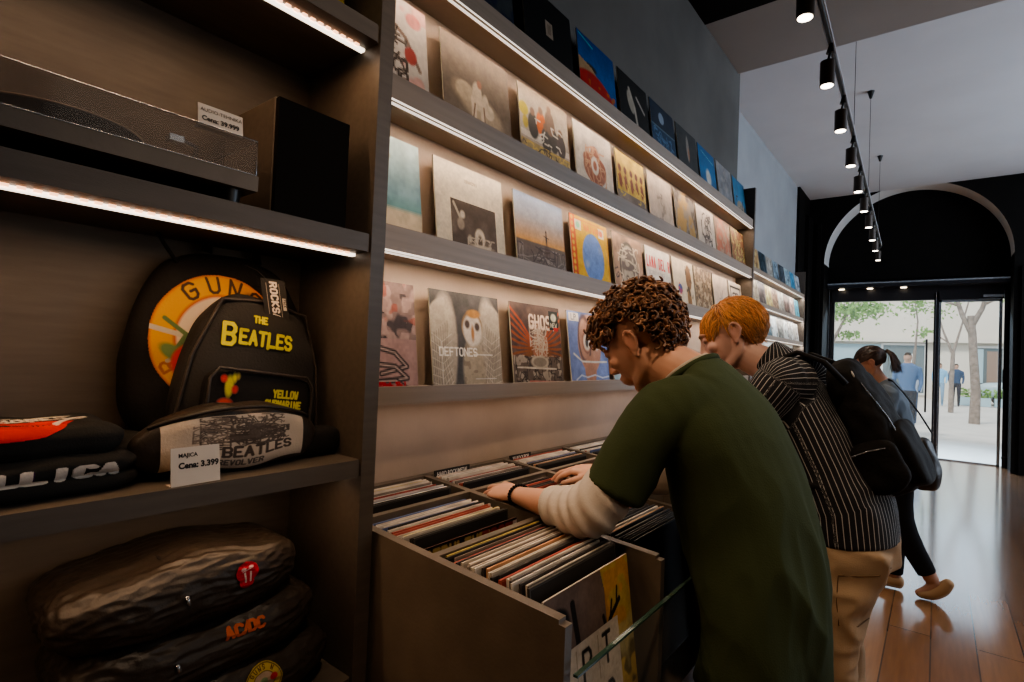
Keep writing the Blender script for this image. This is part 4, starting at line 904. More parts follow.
# ------------------------------------------------------------------ pendant track with cylinder spots
HEADS = [(-.492,2.65),(-.508,3.38),(-.529,4.09),(-.553,4.86),(-.578,5.62),(-.602,6.37),(-.625,7.13),(-.65,7.88),(-.675,8.62),(-.70,9.40)]
def tx(y): return -.475-(y-2.0)*.0305
ZTK = 3.25
tr = empty('pendant_track', (tx(6), 6, ZTK)); tag(tr, 'long thin lighting track hanging from the ceiling towards the door', 'lighting track')
def W_(p): return (p[0]-tx(6), p[1]-6, p[2]-ZTK)
mb = MB(); mb.tube([W_((tx(y)+.02, y, ZTK)) for y in (1.2,9.6)], .014, 4, 0); mb.build('rail', M['blackmetal'], tr)
mb = MB(); mb.tube([W_((tx(y)+.036, y, ZTK+.004)) for y in (1.2,9.6)], .004, 4, 0); mb.tube([W_((tx(y)+.006, y, ZTK+.004)) for y in (1.2,9.6)], .003, 4, 0); mb.build('rail_edge', M['trackedge'], tr)
for y in (4.9,6.7,8.85):
    mb = MB(); mb.cyl(W_((tx(y)+.02,y,ZTK)), W_((tx(y)+.02,y,ZC2-.02)), .0022, n=6)
    w_ = mb.build('suspension_wire', M['blackmetal'], tr); MB().cyl(W_((tx(y)+.02,y,ZC2-.075)), W_((tx(y)+.02,y,ZC2)), .012, .034, 16).build('ceiling_cup', M['blackmetal'], w_)
nth = ['nearest','second','third','fourth','fifth','sixth','seventh','eighth','ninth','farthest']
protoH = None
for i,(x,y) in enumerate(HEADS):
    if protoH is None:
        o = empty('track_spotlight', (x,y,3.01)); protoH = o
        MB().cyl((0,0,0),(0,0,.135),.037,.037,24).build('cylinder_housing', M['brownmetal'], o)
        MB().cyl((0,0,-.002),(0,0,.004),.031,.031,24).build('lens', M['spot'], o)
        MB().cyl((0,0,.133),(.012,0,.185),.007,.007,8).build('swivel_stem', M['blackmetal'], o)
        MB().cyl((.012,0,.18),(.016,0,.235),.022,.010,12).build('track_adapter', M['blackmetal'], o)
    else: o = copy_tree(protoH); o.location = (x,y,3.01)
    tag(o, f'{nth[i]} of the ten cylinder spotlights hanging on the ceiling track', 'spotlight', 'cylinder spotlights on the ceiling track')

# ------------------------------------------------------------------ the street outside
M['pave'] = mat('pale_paving', (.52,.50,.46), .8, var=.08, vscale=1.5)
M['facade'] = mat('pale_stone_facade', (.60,.56,.49), .85, var=.06, vscale=.5)
M['facade2'] = mat('blue_shop_band', (.33,.45,.50), .7)
M['dimglass'] = mat('far_window_glass', (.14,.17,.18), .2)
M['brick'] = mat('brownish_window_blind', (.26,.19,.15), .7)
M['whiteout'] = mat('white_panel', (.70,.70,.68), .7)
M['bark'] = mat('pale_bark', (.24,.20,.17), .9, var=.3, vscale=9)
M['leaf'] = mat('fresh_leaf', (.20,.34,.10), .7, var=.3, vscale=3)
M['blueshirt'] = mat('light_blue_cloth', (.25,.42,.60), .8)
M['navycloth'] = mat('navy_cloth', (.05,.08,.14), .8)
M['carblue'] = mat('pale_car_paint', (.35,.45,.48), .4)
struct('pavement', MB().box(-30, 30, YE+.1, 34.3, -.12, -.01), M['pave'])
fy = 34.
fc = empty('building', (0,fy,0)); tag(fc, 'pale stone building across the street with shop windows', 'building')
mb = MB(); mb.box(-26,26,0,1,-.2,5.4); mb.build('wall', M['facade'], fc)
mb = MB(); mb.box(-26,26,-.35,0,2.78,3.0); mb.box(-26,26,-.15,0,5.2,5.4); mb.build('cornice', M['facade'], fc)
MB().box(-5.2,-2.2,-.06,0,.1,2.65).build('shop_window', M['facade2'], fc)
for k,(x0,x1,z0,z1,m) in enumerate(((-2.2,-.5,.25,2.62,'dimglass'),(1.45,2.4,.75,2.55,'dimglass'),(-8,-5.6,.2,2.6,'dimglass'),(2.9,4.4,.7,2.6,'dimglass'))):
    f = MB().box(x0-.1,x1+.1,-.08,0,z0-.1,z1+.1).build('window', M['whiteout'], fc); MB().box(x0,x1,-.10,-.08,z0,z1).build('pane', M[m], f)
    if k == 0: MB().box(-1.3,-.95,-.14,-.11,.3,2.2).build('white_panel', M['whiteout'], f)
    if k == 1: MB().box(1.85,2.35,-.14,-.11,.8,2.4).build('blind', M['brick'], f); MB().box(1.5,1.72,-.14,-.11,.9,2.5).build('drape', M['facade2'], f)
def tree(x, y, trunk, limbs, leaves, label, nm='street_tree'):
    t = empty(nm, (x,y,0)); tag(t, label, 'tree', 'trees on the street')
    mb = MB(); mb.tube(trunk[0], trunk[1], 10)
    for p,r in limbs: mb.tube(p, r, 7)
    mb.build('trunk', M['bark'], t)
    if leaves:
        mb = MB(); R = random.Random(int(x*10)+5)
        for (cx,cy,cz,s,n) in leaves:
            for _ in range(n):
                p = Vector((cx+R.gauss(0,s),cy+R.gauss(0,s),cz+R.gauss(0,s*.55))); q = Euler((R.random()*6,R.random()*6,0)).to_matrix(); k = R.uniform(.035,.075)
                mb.add([p+q@Vector(v)*k for v in ((-1,0,0),(0,-.6,0),(1,0,0),(0,.6,0))], [(0,1,2,3)])
        o = mb.build('foliage', M['leaf'], t, recalc=False)
    return t
tree(.84,19.8, ([(0,0,-.02),(.02,0,.9),(-.04,0,1.8),(-.08,0,2.5),(-.12,0,3.0)],[.13,.11,.10,.095,.08]),
     [([(-.08,0,2.45),(-.3,0,3.0),(-.5,0,3.7),(-.75,0,4.6)],[.075,.06,.045,.03]),([(-.1,0,2.7),(.12,0,3.2),(.28,0,3.9),(.4,0,5.0)],[.075,.06,.045,.03]),([(-.4,0,3.3),(-.8,0,3.45),(-1.2,0,3.9)],[.035,.025,.015]),([(.15,0,3.3),(.5,0,3.5),(.9,0,4.0)],[.035,.022,.012]),([(-.5,0,3.8),(-.35,0,4.4)],[.03,.015])],
     [(.5,0,3.6,.25,60),(-.9,0,3.9,.3,60)], 'bare forked street tree seen through the glass door')
tree(.40,24., ([(0,0,0),(0,0,1.0),(.03,0,2.1)],[.08,.07,.06]), [([(.02,0,2.0),(-.25,0,2.8),(-.5,0,3.8)],[.045,.03,.02]),([(.02,0,2.0),(.22,0,2.9),(.45,0,4.0)],[.045,.03,.02]),([(-.1,0,2.4),(-.6,0,2.8)],[.03,.015])], [(-.4,0,3.6,.3,80)], 'thin street tree just behind the forked one')
tree(-2.5,18., ([(0,0,0),(.02,0,1.3),(.1,0,2.2)],[.09,.08,.07]), [([(.1,0,2.1),(.4,0,2.8),(.9,0,3.6)],[.05,.03,.02]),([(.1,0,2.2),(-.3,0,3.2)],[.05,.03])], [(.1,0,3.0,.32,420),(.9,0,3.05,.28,320),(.5,.2,3.4,.5,350),(.55,.1,2.35,.14,70)], 'green leafy street tree behind the shop window')
tree(-.55,19.2, ([(0,0,0),(0,0,1.2),(.05,0,2.0)],[.05,.045,.04]), [([(.05,0,1.9),(.1,0,2.8),(0,0,3.6)],[.03,.02,.012])], [(.05,0,3.25,.22,90),(.25,0,2.5,.2,40)], 'slim young street tree with sparse leaves')
def walker(x, y, s, sh, tr_, label, face=1):
    p = empty('person', (x,y,0)); p.scale = (s,s,s); tag(p, label, 'person', 'people out on the street')
    pr = [loft([(0,0,.86),(0,0,1.05),(0,0,1.25),(0,0,1.42),(0,0,1.5)],[(.15,.10),(.14,.10),(.17,.11),(.18,.10),(.07,.07)]), loft([(0,0,1.45),(0,0,1.52)],[(.05,.05),(.05,.05)]), ball((0,-.01,1.62),(.075,.09,.11))]
    pr += [loft([(.08*s_,0,.92),(.09*s_,-.08*s_,.5),(.09*s_,.02*s_*2,.06)],[(.085,.085),(.06,.06),(.04,.04)]) for s_ in (-1,1)]
    pr += [loft([(.09*s_,.05*s_*2-.06+.04,.05),(.09*s_,.05*s_*2-.16,.03)],[(.04,.035),(.035,.03)]) for s_ in (-1,1)]
    pr += [loft([(.19*s_,0,1.40),(.23*s_,.02,1.15),(.20*s_,-.10,.93)],[(.05,.05),(.04,.04),(.03,.03)]) for s_ in (-1,1)]
    me = fuse('body', pr, .018, 3)
    co_ = np.empty(len(me.vertices)*3); me.vertices.foreach_get('co', co_); c = co_.reshape(-1,3)
    cols = np.where((c[:,2:]>1.5), np.array([[.42,.27,.2]]), np.where(c[:,2:]>.93, np.array([sh]), np.array([tr_])))
    cols[(c[:,2]>1.66)] = (.05,.035,.025); cols[(c[:,2]>1.56)&(c[:,1]>.03)] = (.05,.035,.025)
    setcol(me, cols); me.materials.append(M['fabric']); link('body', me, p); return p
walker(-.50,14.6,1.05,(.10,.16,.28),(.04,.04,.05),'person with dark hair passing outside, right behind the ponytail woman')
walker(-.52,18.,.9,(.40,.45,.55),(.05,.07,.12),'person in a pale blue top walking outside, seen over the woman')
walker(.62,28.3,1.0,(.05,.08,.14),(.04,.04,.05),'person in navy standing across the street beside the tree')
walker(.10,28.,1.0,(.22,.42,.60),(.2,.3,.4),'person in light blue standing across the street left of the navy one')
def car(x,y,label):
    c = empty('parked_car', (x,y,0)); tag(c, label, 'car', 'cars parked across the street')
    v, F_ = superbox(3.9,1.6,.75,14,(5,5,4)); v[:,2] += .25; soft('body_shell', v, F_, M['carblue'], c, base=None)
    v, F_ = superbox(2.2,1.4,.75,12,(4,4,3)); v[:,2] += .72; soft('cabin', v, F_, M['dimglass'], c, base=None)
    for yy in (-1.2,1.2):
        for xx in (-.72,.72): MB().cyl((xx-.1,yy,.31),(xx+.1,yy,.31),.31).build('wheel', M['blackmetal'], c)
    c.rotation_euler = (0,0,PI/2); return c
car(-4.4,31.5,'pale parked car left of the shop window opening')
car(3.4,31.5,'pale parked car right of the forked tree')
for i,x in enumerate((1.0,1.55,2.1,2.65)):
    p = empty('planter', (x,29.8,0)); tag(p, ['planter with low shrubs nearest the tree trunk','second planter with low shrubs from the tree trunk','third planter with low shrubs from the tree trunk','fourth planter with low shrubs from the tree trunk'][i], 'planter', 'planters across the street')
    MB().box(-.22,.22,-.2,.2,0,.35).build('box', M['facade2'], p)
    mb = MB(); R = random.Random(i)
    for _ in range(90):
        q = Vector((R.uniform(-.22,.22),R.uniform(-.2,.2),.35+R.random()*.35)); e = Euler((R.random()*6,R.random()*6,0)).to_matrix()
        mb.add([q+e@Vector(v)*.06 for v in ((-1,0,0),(0,-.6,0),(1,0,0),(0,.6,0))], [(0,1,2,3)])
    mb.build('foliage', M['leaf'], p, recalc=False)
# ------------------------------------------------------------------ people
def colfn(me, base, fn=None):
    c = getco(me); cols = np.tile(np.array(base,float),(len(c),1))
    if fn: cols = fn(c, getno(me), cols)
    setcol(me, cols)
def put(name, me, m, parent):
    me.materials.append(m); return link(name, me, parent)
def Rm(a): return Euler(a).to_matrix()
SKIN = (.70,.39,.27)
def g3(c, p, r): # gaussian weight around a point
    return np.exp(-(((c-np.array(p))/np.array(r))**2).sum(1))

def make_head(skin, lipc, browc, female=False, eyes_closed=True):
    """head in local axes: faces -Y, up +Z, origin at the head centre; returns mesh (height .225)"""
    P = []
    P.append(ball((0,.018,.035),(.074,.093,.083)))                # cranium
    P.append(ball((0,-.022,-.005),(.064,.070,.085)))              # face mass
    P.append(loft([(0,.0,-.055),(0,-.035,-.078),(0,-.064,-.093)],[(.052,.03),(.040,.024),(.020,.014)],ref=(1,0,0),n=16))   # jaw to chin
    for s in (-1,1):
        P.append(loft([(s*.058,.012,-.015),(s*.054,.000,-.052),(s*.034,-.045,-.083)],[(.010,.02),(.010,.018),(.012,.014)],n=10))  # jaw line
        P.append(ball((s*.040,-.066,-.012),(.022,.020,.018)))     # cheek bone
        P.append(ball((s*.031,-.081,.020),(.0145,.011,.011)))     # eye ball under lid
        P.append(loft([(s*.012,-.094,.037),(s*.033,-.090,.042),(s*.052,-.074,.034)],[.0065,.007,.005],n=8,cap=1))        # brow ridge
        P.append(ball((s*.0095,-.101,-.022),(.0085,.011,.0075)))   # nostril wing
    P.append(loft([(0,-.090,.032),(0,-.097,.012),(0,-.107,-.010),(0,-.113,-.020)],[(.0085,.009),(.0075,.010),(.0085,.011),(.010,.010)],n=12)) # nose
    P.append(loft([(-.024,-.083,-.050),(-.010,-.094,-.047),(0,-.095,-.049),(.010,-.094,-.047),(.024,-.083,-.050)],[.003,.0055,.005,.0055,.003],n=8)) # upper lip
    P.append(loft([(-.021,-.083,-.056),(0,-.094,-.060),(.021,-.083,-.056)],[.003,.0065,.003],n=8))       # lower lip
    P.append(ball((0,-.075,-.055),(.030,.018,.022)))
    me = fuse('head', P, .0032, 3)
    def f(c, n, cols):
        k = 1+.10*vnoise(c,(30,30,30),2.)[:,None]; cols = cols*k
        for s in (-1,1):
            w = g3(c,(s*.045,-.07,-.015),(.022,.03,.02))[:,None]*.35; cols = cols*(1-w)+np.array([.58,.22,.15])*w
            w = (g3(c,(s*.033,-.095,.036),(.020,.018,.0045))*1.3).clip(0,1)[:,None]*.9; cols = cols*(1-w)+np.array(browc)*w
            w = (g3(c,(s*.031,-.092,.012),(.014,.012,.0028))*1.5).clip(0,1)[:,None]*.85; cols = cols*(1-w)+np.array([.05,.03,.025])*w
        w = (g3(c,(0,-.094,-.053),(.020,.014,.008))*1.4).clip(0,1)[:,None]*.7; cols = cols*(1-w)+np.array(lipc)*w
        w = (g3(c,(0,-.097,-.0535),(.022,.010,.0014))*1.4).clip(0,1)[:,None]*.7; cols = cols*(1-w)+np.array([.15,.05,.04])*w
        w = g3(c,(0,-.110,-.02),(.012,.012,.012))[:,None]*.3; cols = cols*(1-w)+np.array([.6,.25,.18])*w
        return cols
    return me, f
def ear_parts(s):
    c = Vector((s*.073,.012,.004)); pts = []
    P = []
    ring = [(s*.074,.004,-.026),(s*.079,.002,-.008),(s*.083,.002,.014),(s*.087,.014,.030),(s*.089,.028,.024),(s*.088,.034,.006),(s*.083,.024,-.012),(s*.077,.010,-.030)]
    P.append(loft(ring,[.0048]*8,n=8,cap=.5)); P.append(loft([(s*.080,.012,.018),(s*.084,.022,.008),(s*.080,.016,-.006)],[.004]*3,n=8))
    P.append(ball((s*.079,.015,.002),(.006,.017,.026))); P.append(ball((s*.077,.008,-.028),(.0055,.008,.009)))
    return P
def xf(parts, Mx):
    return [([tuple(Mx @ Vector(v)) for v in V], F) for V,F in parts]
def hand(Mx, side=1, curl=(.5,.6,.7,.8), spread=.08, thumb=.5):
    """hand parts; local: wrist at origin, fingers along +X, palm faces -Z, thumb on +Y*side"""
    P = [loft([(-.030,0,0),(.0,0,0),(.035,0,.001),(.075,0,0)],[(.026,.019),(.027,.017),(.038,.015),(.040,.0125)],ref=(0,1,0),n=18)]
    bases = [(.078,.030*side,.001),(.083,.0105*side,.002),(.080,-.009*side,.001),(.072,-.027*side,-.001)]
    lens = [(.040,.024,.020),(.044,.028,.021),(.041,.026,.020),(.032,.020,.018)]
    for i,(b,L) in enumerate(zip(bases,lens)):
        p = Vector(b); ang = 0; pts = [p-Vector((.030,0,-.001)), p.copy()]; az = (1.5-i)*spread*side
        for k,l in enumerate(L):
            ang += curl[i]*(.55,1.0,.7)[k]
            p = p+Vector((math.cos(ang)*math.cos(az), math.cos(ang)*math.sin(az), -math.sin(ang)))*l; pts.append(p.copy())
        r = .0086 if i < 3 else .0074
        P.append(loft([tuple(q) for q in pts],[r*1.0,r*1.12,r*1.02,r*.94,r*.78],ref=(0,1,0),n=12,sub=3,cap=.8))
        P.append(ball(tuple(Vector(b)+Vector((0,0,.004))),(.010,.0095,.008),n=8))
    p0 = Vector((.018,.024*side,-.004)); d = Vector((.75,.62*side,-.30*thumb)).normalized()
    p1 = p0+d*.040; d2 = Vector((.93,.30*side,-.35*thumb)).normalized(); p2 = p1+d2*.030; p3 = p2+Vector((.97,.05*side,-.4*thumb)).normalized()*.024
    P.append(loft([tuple(Vector((.0,.008*side,-.002))),tuple(p0),tuple(p1),tuple(p2),tuple(p3)],[.012,.0155,.0108,.0100,.0080],ref=(0,0,1),n=12,sub=3,cap=.8))
    return xf(P, Mx)
def frame(o, x, up):
    x = Vector(x).normalized(); z = Vector(up); z = (z-x*z.dot(x)).normalized(); y = z.cross(x)
    m = Matrix((x,y,z)).transposed().to_4x4(); m.translation = o; return m
def nailcol(c, tips, cols): 
    return cols

# ===================== the curly-haired man in the green T-shirt (faces the wall, -X)
man = empty('person', (-.28,1.30,0)); tag(man, 'curly brown-haired person in a dark green T-shirt over pale sleeves, leafing through records', 'person')
def rel(o): return lambda p: (p[0]-o.location.x, p[1]-o.location.y, p[2]-o.location.z)
r1 = rel(man)
HC = Vector((-.600,1.305,1.492))
face = Vector((-.83,.06,-.53)).normalized()            # looks down at the bins, a touch away from us
up = Vector((-.52,-.02,.85)); up = (up-face*up.dot(face)).normalized(); xr = up.cross(-face)   # local +Y = -face
HM = Matrix((xr, -face, up)).transposed().to_4x4(); HM.translation = HC
hm_, hf_ = make_head(SKIN,(.42,.13,.10),(.07,.035,.02))
hl = getco(hm_); 
head_local = hl.copy()
# body (one surface): torso, neck, arms, hands, legs
shL, shR = (-.455,1.135,1.352), (-.455,1.475,1.365)
elL, wrL = (-.575,1.04,1.132), (-.838,1.105,1.098)
elR, wrR = (-.56,1.55,1.13), (-.775,1.43,1.122)
HL_ = frame(wrL, (-.97,.22,-.08), (-.08,-.30,1)); HR_ = frame(wrR, (-.99,-.10,-.12), (-.1,-.15,1))
body = [loft([(-.285,1.30,.90),(-.305,1.30,1.02),(-.345,1.30,1.17),(-.395,1.30,1.30),(-.43,1.30,1.375),(-.455,1.30,1.41)],[(.155,.095),(.145,.09),(.155,.095),(.180,.090),(.15,.075),(.07,.06)],ref=(0,1,0)),
  loft([(-.42,1.305,1.37),(-.475,1.303,1.42),(-.545,1.305,1.455),(-.575,1.305,1.50)],[(.070,.075),(.056,.062),(.054,.060),(.055,.055)],ref=(0,1,0)),
  loft([shL,(-.515,1.06,1.23),elL,(-.70,1.065,1.110),wrL],[(.055,.055),(.048,.048),(.040,.040),(.037,.034),(.026,.020)],ref=(0,1,0)),
  loft([shR,(-.52,1.53,1.24),elR,(-.68,1.49,1.12),wrR],[(.055,.055),(.048,.048),(.040,.040),(.037,.034),(.026,.020)],ref=(0,1,0))]
body += hand(HL_, side=-1, curl=(.95,.35,.60,.95), spread=.24, thumb=1.1) + hand(HR_, side=1, curl=(.55,.40,.45,.6), spread=.12, thumb=.6)
for s,fx in ((-1,0),(1,.03)):
    body.append(loft([(-.285,1.30+s*.085,.93),(-.28+fx,1.30+s*.10,.70),(-.27+fx,1.30+s*.105,.48),(-.22+fx,1.30+s*.11,.09)],[(.085,.095),(.075,.085),(.058,.06),(.038,.045)],ref=(0,1,0)))
    body.append(loft([(-.19+fx,1.30+s*.11,.05),(-.27+fx,1.30+s*.115,.04),(-.34+fx,1.30+s*.12,.03)],[(.040,.035),(.042,.030),(.032,.022)],ref=(0,1,0)))
body = [([r1(v) for v in V],F) for V,F in body]
tmp = tmpmesh(body)
headparts = [(list(map(tuple,[r1(HM @ Vector(v)) for v in hl])), [tuple(p.vertices) for p in hm_.polygons])]
earp = [([r1(v) for v in V],F) for V,F in xf(ear_parts(-1)+ear_parts(1), HM)]
bm_ = fuse('body', body+headparts+earp, .0042, 2)
HMi = HM.inverted()
def skincols(me, o, HMi, hf, skin):
    c = getco(me)+np.array(o.location); n = len(c)
    hl = np.array([(HMi @ Vector(p))[:] for p in c]); cols = np.tile(np.array(skin,float),(n,1)); cols = cols*(1+.08*vnoise(c,(25,25,25))[:,None])
    inh = (np.abs(hl[:,0])<.1)&(hl[:,1]<.12)&(hl[:,1]>-.13)&(np.abs(hl[:,2])<.13)
    cols[inh] = hf(hl[inh], None, np.tile(np.array(skin,float),(inh.sum(),1)))
    w = np.maximum(g3(hl,(-.08,.012,.005),(.02,.03,.04)),g3(hl,(.08,.012,.005),(.02,.03,.04)))[:,None]*.5; cols = cols*(1-w)+np.array([.55,.20,.14])*w
    setcol(me, cols)
skincols(bm_, man, HMi, hf_, SKIN)
put('body', bm_, M['skin'], man)
# under-shirt sleeves (pale, pushed up)
def folds(me, amp, sc, seed, o=None): displace(me, amp, sc, seed, ridged=True)
def limb_folds(me, a, b, amp, freq, seed, twist=1.5):
    c = getco(me); n = getno(me); A = np.array(a); D = np.array(b)-A; L = np.linalg.norm(D); D /= L
    t = (c-A)@D; u = np.array([0,0,1.]); q = c-A-np.outer(t,D); ang = np.arctan2(q[:,2], q[:,1]*D[0]-q[:,0]*D[1])
    d = np.sin(t*freq+ang*twist+3*vnoise(c,(9,9,9),seed)); d = np.sign(d)*np.abs(d)**.7
    setco(me, c+n*(d*amp*(.6+.6*vnoise(c,(6,6,6),seed+3)))[:,None])
def ul(v): return r1(v)
M['knit'] = mat('pale_knit', attr='art', rough=.9, bump=.12, bscale=300)
sl = fuse('undershirt_sleeve', [loft([ul((-.528,1.072,1.215)),ul((-.550,1.055,1.175)),ul((-.583,1.040,1.128)),ul((-.64,1.052,1.112)),ul((-.712,1.070,1.106))],[.050,.057,.060,.052,.041],ref=(0,1,0),cap=.12)], .0045, 2)
limb_folds(sl, ul((-.50,1.08,1.27)), ul((-.70,1.065,1.10)), .0055, 175, 3., 3.0)
colfn(sl, (.62,.55,.48)); put('undershirt_sleeve', sl, M['knit'], man)
sl = fuse('undershirt_sleeve', [loft([ul((-.525,1.53,1.23)),ul((-.56,1.55,1.14)),ul((-.64,1.51,1.115)),ul((-.70,1.475,1.11))],[.060,.062,.052,.042],ref=(0,1,0),cap=.12)], .006, 2)
colfn(sl, (.56,.49,.41)); put('undershirt_sleeve', sl, M['fabric'], man)
# T-shirt
ts = [loft([(-.290,1.30,.795),(-.290,1.30,.92),(-.315,1.30,1.05),(-.358,1.30,1.19),(-.396,1.30,1.31),(-.432,1.30,1.390),(-.464,1.30,1.420)],[(.215,.128),(.205,.125),(.198,.132),(.202,.136),(.210,.116),(.165,.080),(.088,.070)],ref=(0,1,0),cap=.08,n=36),
  loft([(-.41,1.20,1.350),(-.457,1.140,1.340),(-.510,1.095,1.260),(-.545,1.065,1.170)],[(.075,.075),(.078,.076),(.071,.070),(.071,.070)],ref=(0,1,0),cap=.08,n=28),
  loft([(-.41,1.40,1.355),(-.455,1.470,1.350),(-.505,1.515,1.265),(-.535,1.54,1.19)],[(.075,.073),(.080,.076),(.078,.075),(.080,.078)],ref=(0,1,0),cap=.08,n=28)]
ts = [([r1(v) for v in V],F) for V,F in ts]
tm = fuse('tshirt', ts, .006, 5)
c = getco(tm)+np.array(man.location); n = getno(tm)
cq = c@np.array([[1,0,.35],[0,1,.55],[0,0,1.]])
d = (.28-np.abs(vnoise(cq,(6,8,3.0),4.)))*.028+(.25-np.abs(vnoise(cq,(14,17,7),9.)))*.010
w = np.clip((1.32-c[:,2])/.35,0,1)*.8+.30
setco(tm, getco(tm)+n*(d*w)[:,None])
def tcol(c,n,cols): return cols*(1+.10*vnoise(c,(7,7,7),2.)[:,None])
colfn(tm, (.056,.073,.034), tcol); put('tshirt', tm, M['fabric'], man)
# collar rib
mb = MB(); 
def ringpts(ctr, nrm, ra, rb, ref, n=28):
    nrm = Vector(nrm).normalized(); u = Vector(ref); u = (u-nrm*u.dot(nrm)).normalized(); w = nrm.cross(u)
    return [Vector(r1(ctr))+u*math.cos(t)*ra+w*math.sin(t)*rb for t in [2*PI*i/n for i in range(n)]]
mb.tube(ringpts((-.470,1.30,1.424),(-.62,0,.75),.083,.072,(0,1,0)), .0085, 8, closed=True); o = mb.build('collar', M['fabric'], man); setcol(o.data, np.tile([[.048,.064,.030]],(len(o.data.vertices),1)))
mb = MB(); mb.tube(ringpts((-.478,1.30,1.432),(-.62,0,.75),.073,.063,(0,1,0)), .0050, 8, closed=True); o = mb.build('undershirt_collar', M['fabric'], man); setcol(o.data, np.tile([[.5,.44,.37]],(len(o.data.vertices),1)))
# trousers
tr_ = []
for s,fx in ((-1,0),(1,.03)): tr_.append(loft([(-.285,1.30+s*.07,.92),(-.28+fx,1.30+s*.10,.70),(-.27+fx,1.30+s*.105,.48),(-.22+fx,1.30+s*.11,.10)],[(.105,.085),(.095,.09),(.09,.095),(.075,.085)],ref=(0,1,0),cap=.1))
tm = fuse('trousers', [([r1(v) for v in V],F) for V,F in tr_], .01, 3); colfn(tm, (.014,.012,.011)); folds(tm,.012,(8,8,12),2.); put('trousers', tm, M['fabric'], man)
for s,fx in ((-1,0),(1,.03)):
    sh = fuse('shoe', [([r1(v) for v in V],F) for V,F in [loft([(-.17+fx,1.30+s*.11,.05),(-.25+fx,1.30+s*.115,.05),(-.34+fx,1.30+s*.12,.035),(-.37+fx,1.30+s*.12,.028)],[(.045,.048),(.050,.046),(.045,.034),(.034,.025)],ref=(0,1,0))]], .008, 2)
    colfn(sh, (.03,.03,.03)); put('shoe', sh, M['fabric'], man)
# bead bracelet
mb = MB(); wr = Vector(wrL)+Vector((.012,-.003,.002)); ax = Vector((-.96,.26,-.10)).normalized(); u = Vector((0,0,1)); u = (u-ax*u.dot(ax)).normalized(); w_ = ax.cross(u)
for k in range(24):
    t = 2*PI*k/24; p = wr+u*math.cos(t)*.0245+w_*math.sin(t)*.0315; V,F = ball(r1(p),.0045,n=5); mb.add(V,F,0,True)
mb.build('bead_bracelet', M['nylon'], man)
# curly hair: cap plus many ringlets
M['curl'] = mat('curly_brown_hair', attr='art', rough=.42, spec=.5)
def scalp(HMx, n, rnd, test, rx=(.076,.097,.086), cen=(0,.020,.037)):
    out = []
    while len(out) < n:
        v = Vector((rnd.gauss(0,1),rnd.gauss(0,1),rnd.gauss(0,1))).normalized(); p = Vector((cen[0]+v.x*rx[0],cen[1]+v.y*rx[1],cen[2]+v.z*rx[2]))
        if test(p): out.append((p, v))
    return out
def hair_region(p):
    # hairline: front above the brow, behind the ears down to the nape
    if p.y < -.045: return p.z > .062
    if p.y < .045: return p.z > (.072 if p.y > -.012 else .046) if abs(p.x) > .04 else p.z > .06
    return p.z > -.050 if p.y > .06 else p.z > .02
rnd = random.Random(5); mb = MB(); HV = []; cols = []
pts = scalp(HM, 1150, rnd, hair_region)
for p,v in pts:
    top = max(0, p.z-.02)/.1; L = rnd.uniform(.022,.046)*(.65+.8*top); 
    if p.y < -.03: L *= 1.25
    R_ = rnd.uniform(.0055,.0105); turns = L/.021; ph = rnd.random()*6.3; n_ = int(turns*9)+3
    d = (v+Vector((rnd.gauss(0,.35),rnd.gauss(0,.35)-(.35 if p.y < .0 else -.1),rnd.gauss(0,.3)-.15))).normalized(); a_ = d.orthogonal().normalized(); b_ = d.cross(a_)
    P_ = []
    for k in range(n_):
        t = k/(n_-1); an = ph+t*turns*2*PI; rr = R_*(.4+.6*min(1,t*3))
        q = p+d*(L*t)+(a_*math.cos(an)+b_*math.sin(an))*rr+Vector((0,0,-.008*t*t)); P_.append(Vector(r1(HM @ q)))
    rad = rnd.uniform(.0024,.0040); n0 = len(mb.v); mb.tube(P_, [rad]*(n_-1)+[rad*.3], 5)
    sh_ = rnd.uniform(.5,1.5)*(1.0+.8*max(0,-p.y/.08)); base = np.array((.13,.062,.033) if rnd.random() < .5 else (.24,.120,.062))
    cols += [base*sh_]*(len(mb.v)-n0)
o = mb.build('curly_hair', M['curl'], man, recalc=False); setcol(o.data, np.array(cols))
def haircap(HMx, rr, grow, region, color, name, par, rfun, seed=1., amp=.012, sc=45):
    V,F = ball((0,.020,.037),(.076+grow,.097+grow,.086+grow),n=44)
    V2 = []
    keep = [region(Vector(v)) for v in V]; idx = {}
    me = bpy.data.meshes.new(name); me.from_pydata(V,[],F); bm = bmesh.new(); bm.from_mesh(me); bm.verts.ensure_lookup_table()
    bmesh.ops.delete(bm, geom=[bm.verts[i] for i,k in enumerate(keep) if not k], context='VERTS'); bm.to_mesh(me); bm.free()
    displace(me, amp, sc, seed); c = getco(me); setco(me, np.array([rfun(HMx @ Vector(p)) for p in c])); me.polygons.foreach_set('use_smooth',[True]*len(me.polygons))
    colfn(me, color, lambda c,n,cols: cols*(1+.5*vnoise(c,(80,80,80))[:,None])); return put(name, me, M['curl'], par)
haircap(HM, None, .012, hair_region, (.030,.014,.008), 'hair_base', man, r1)

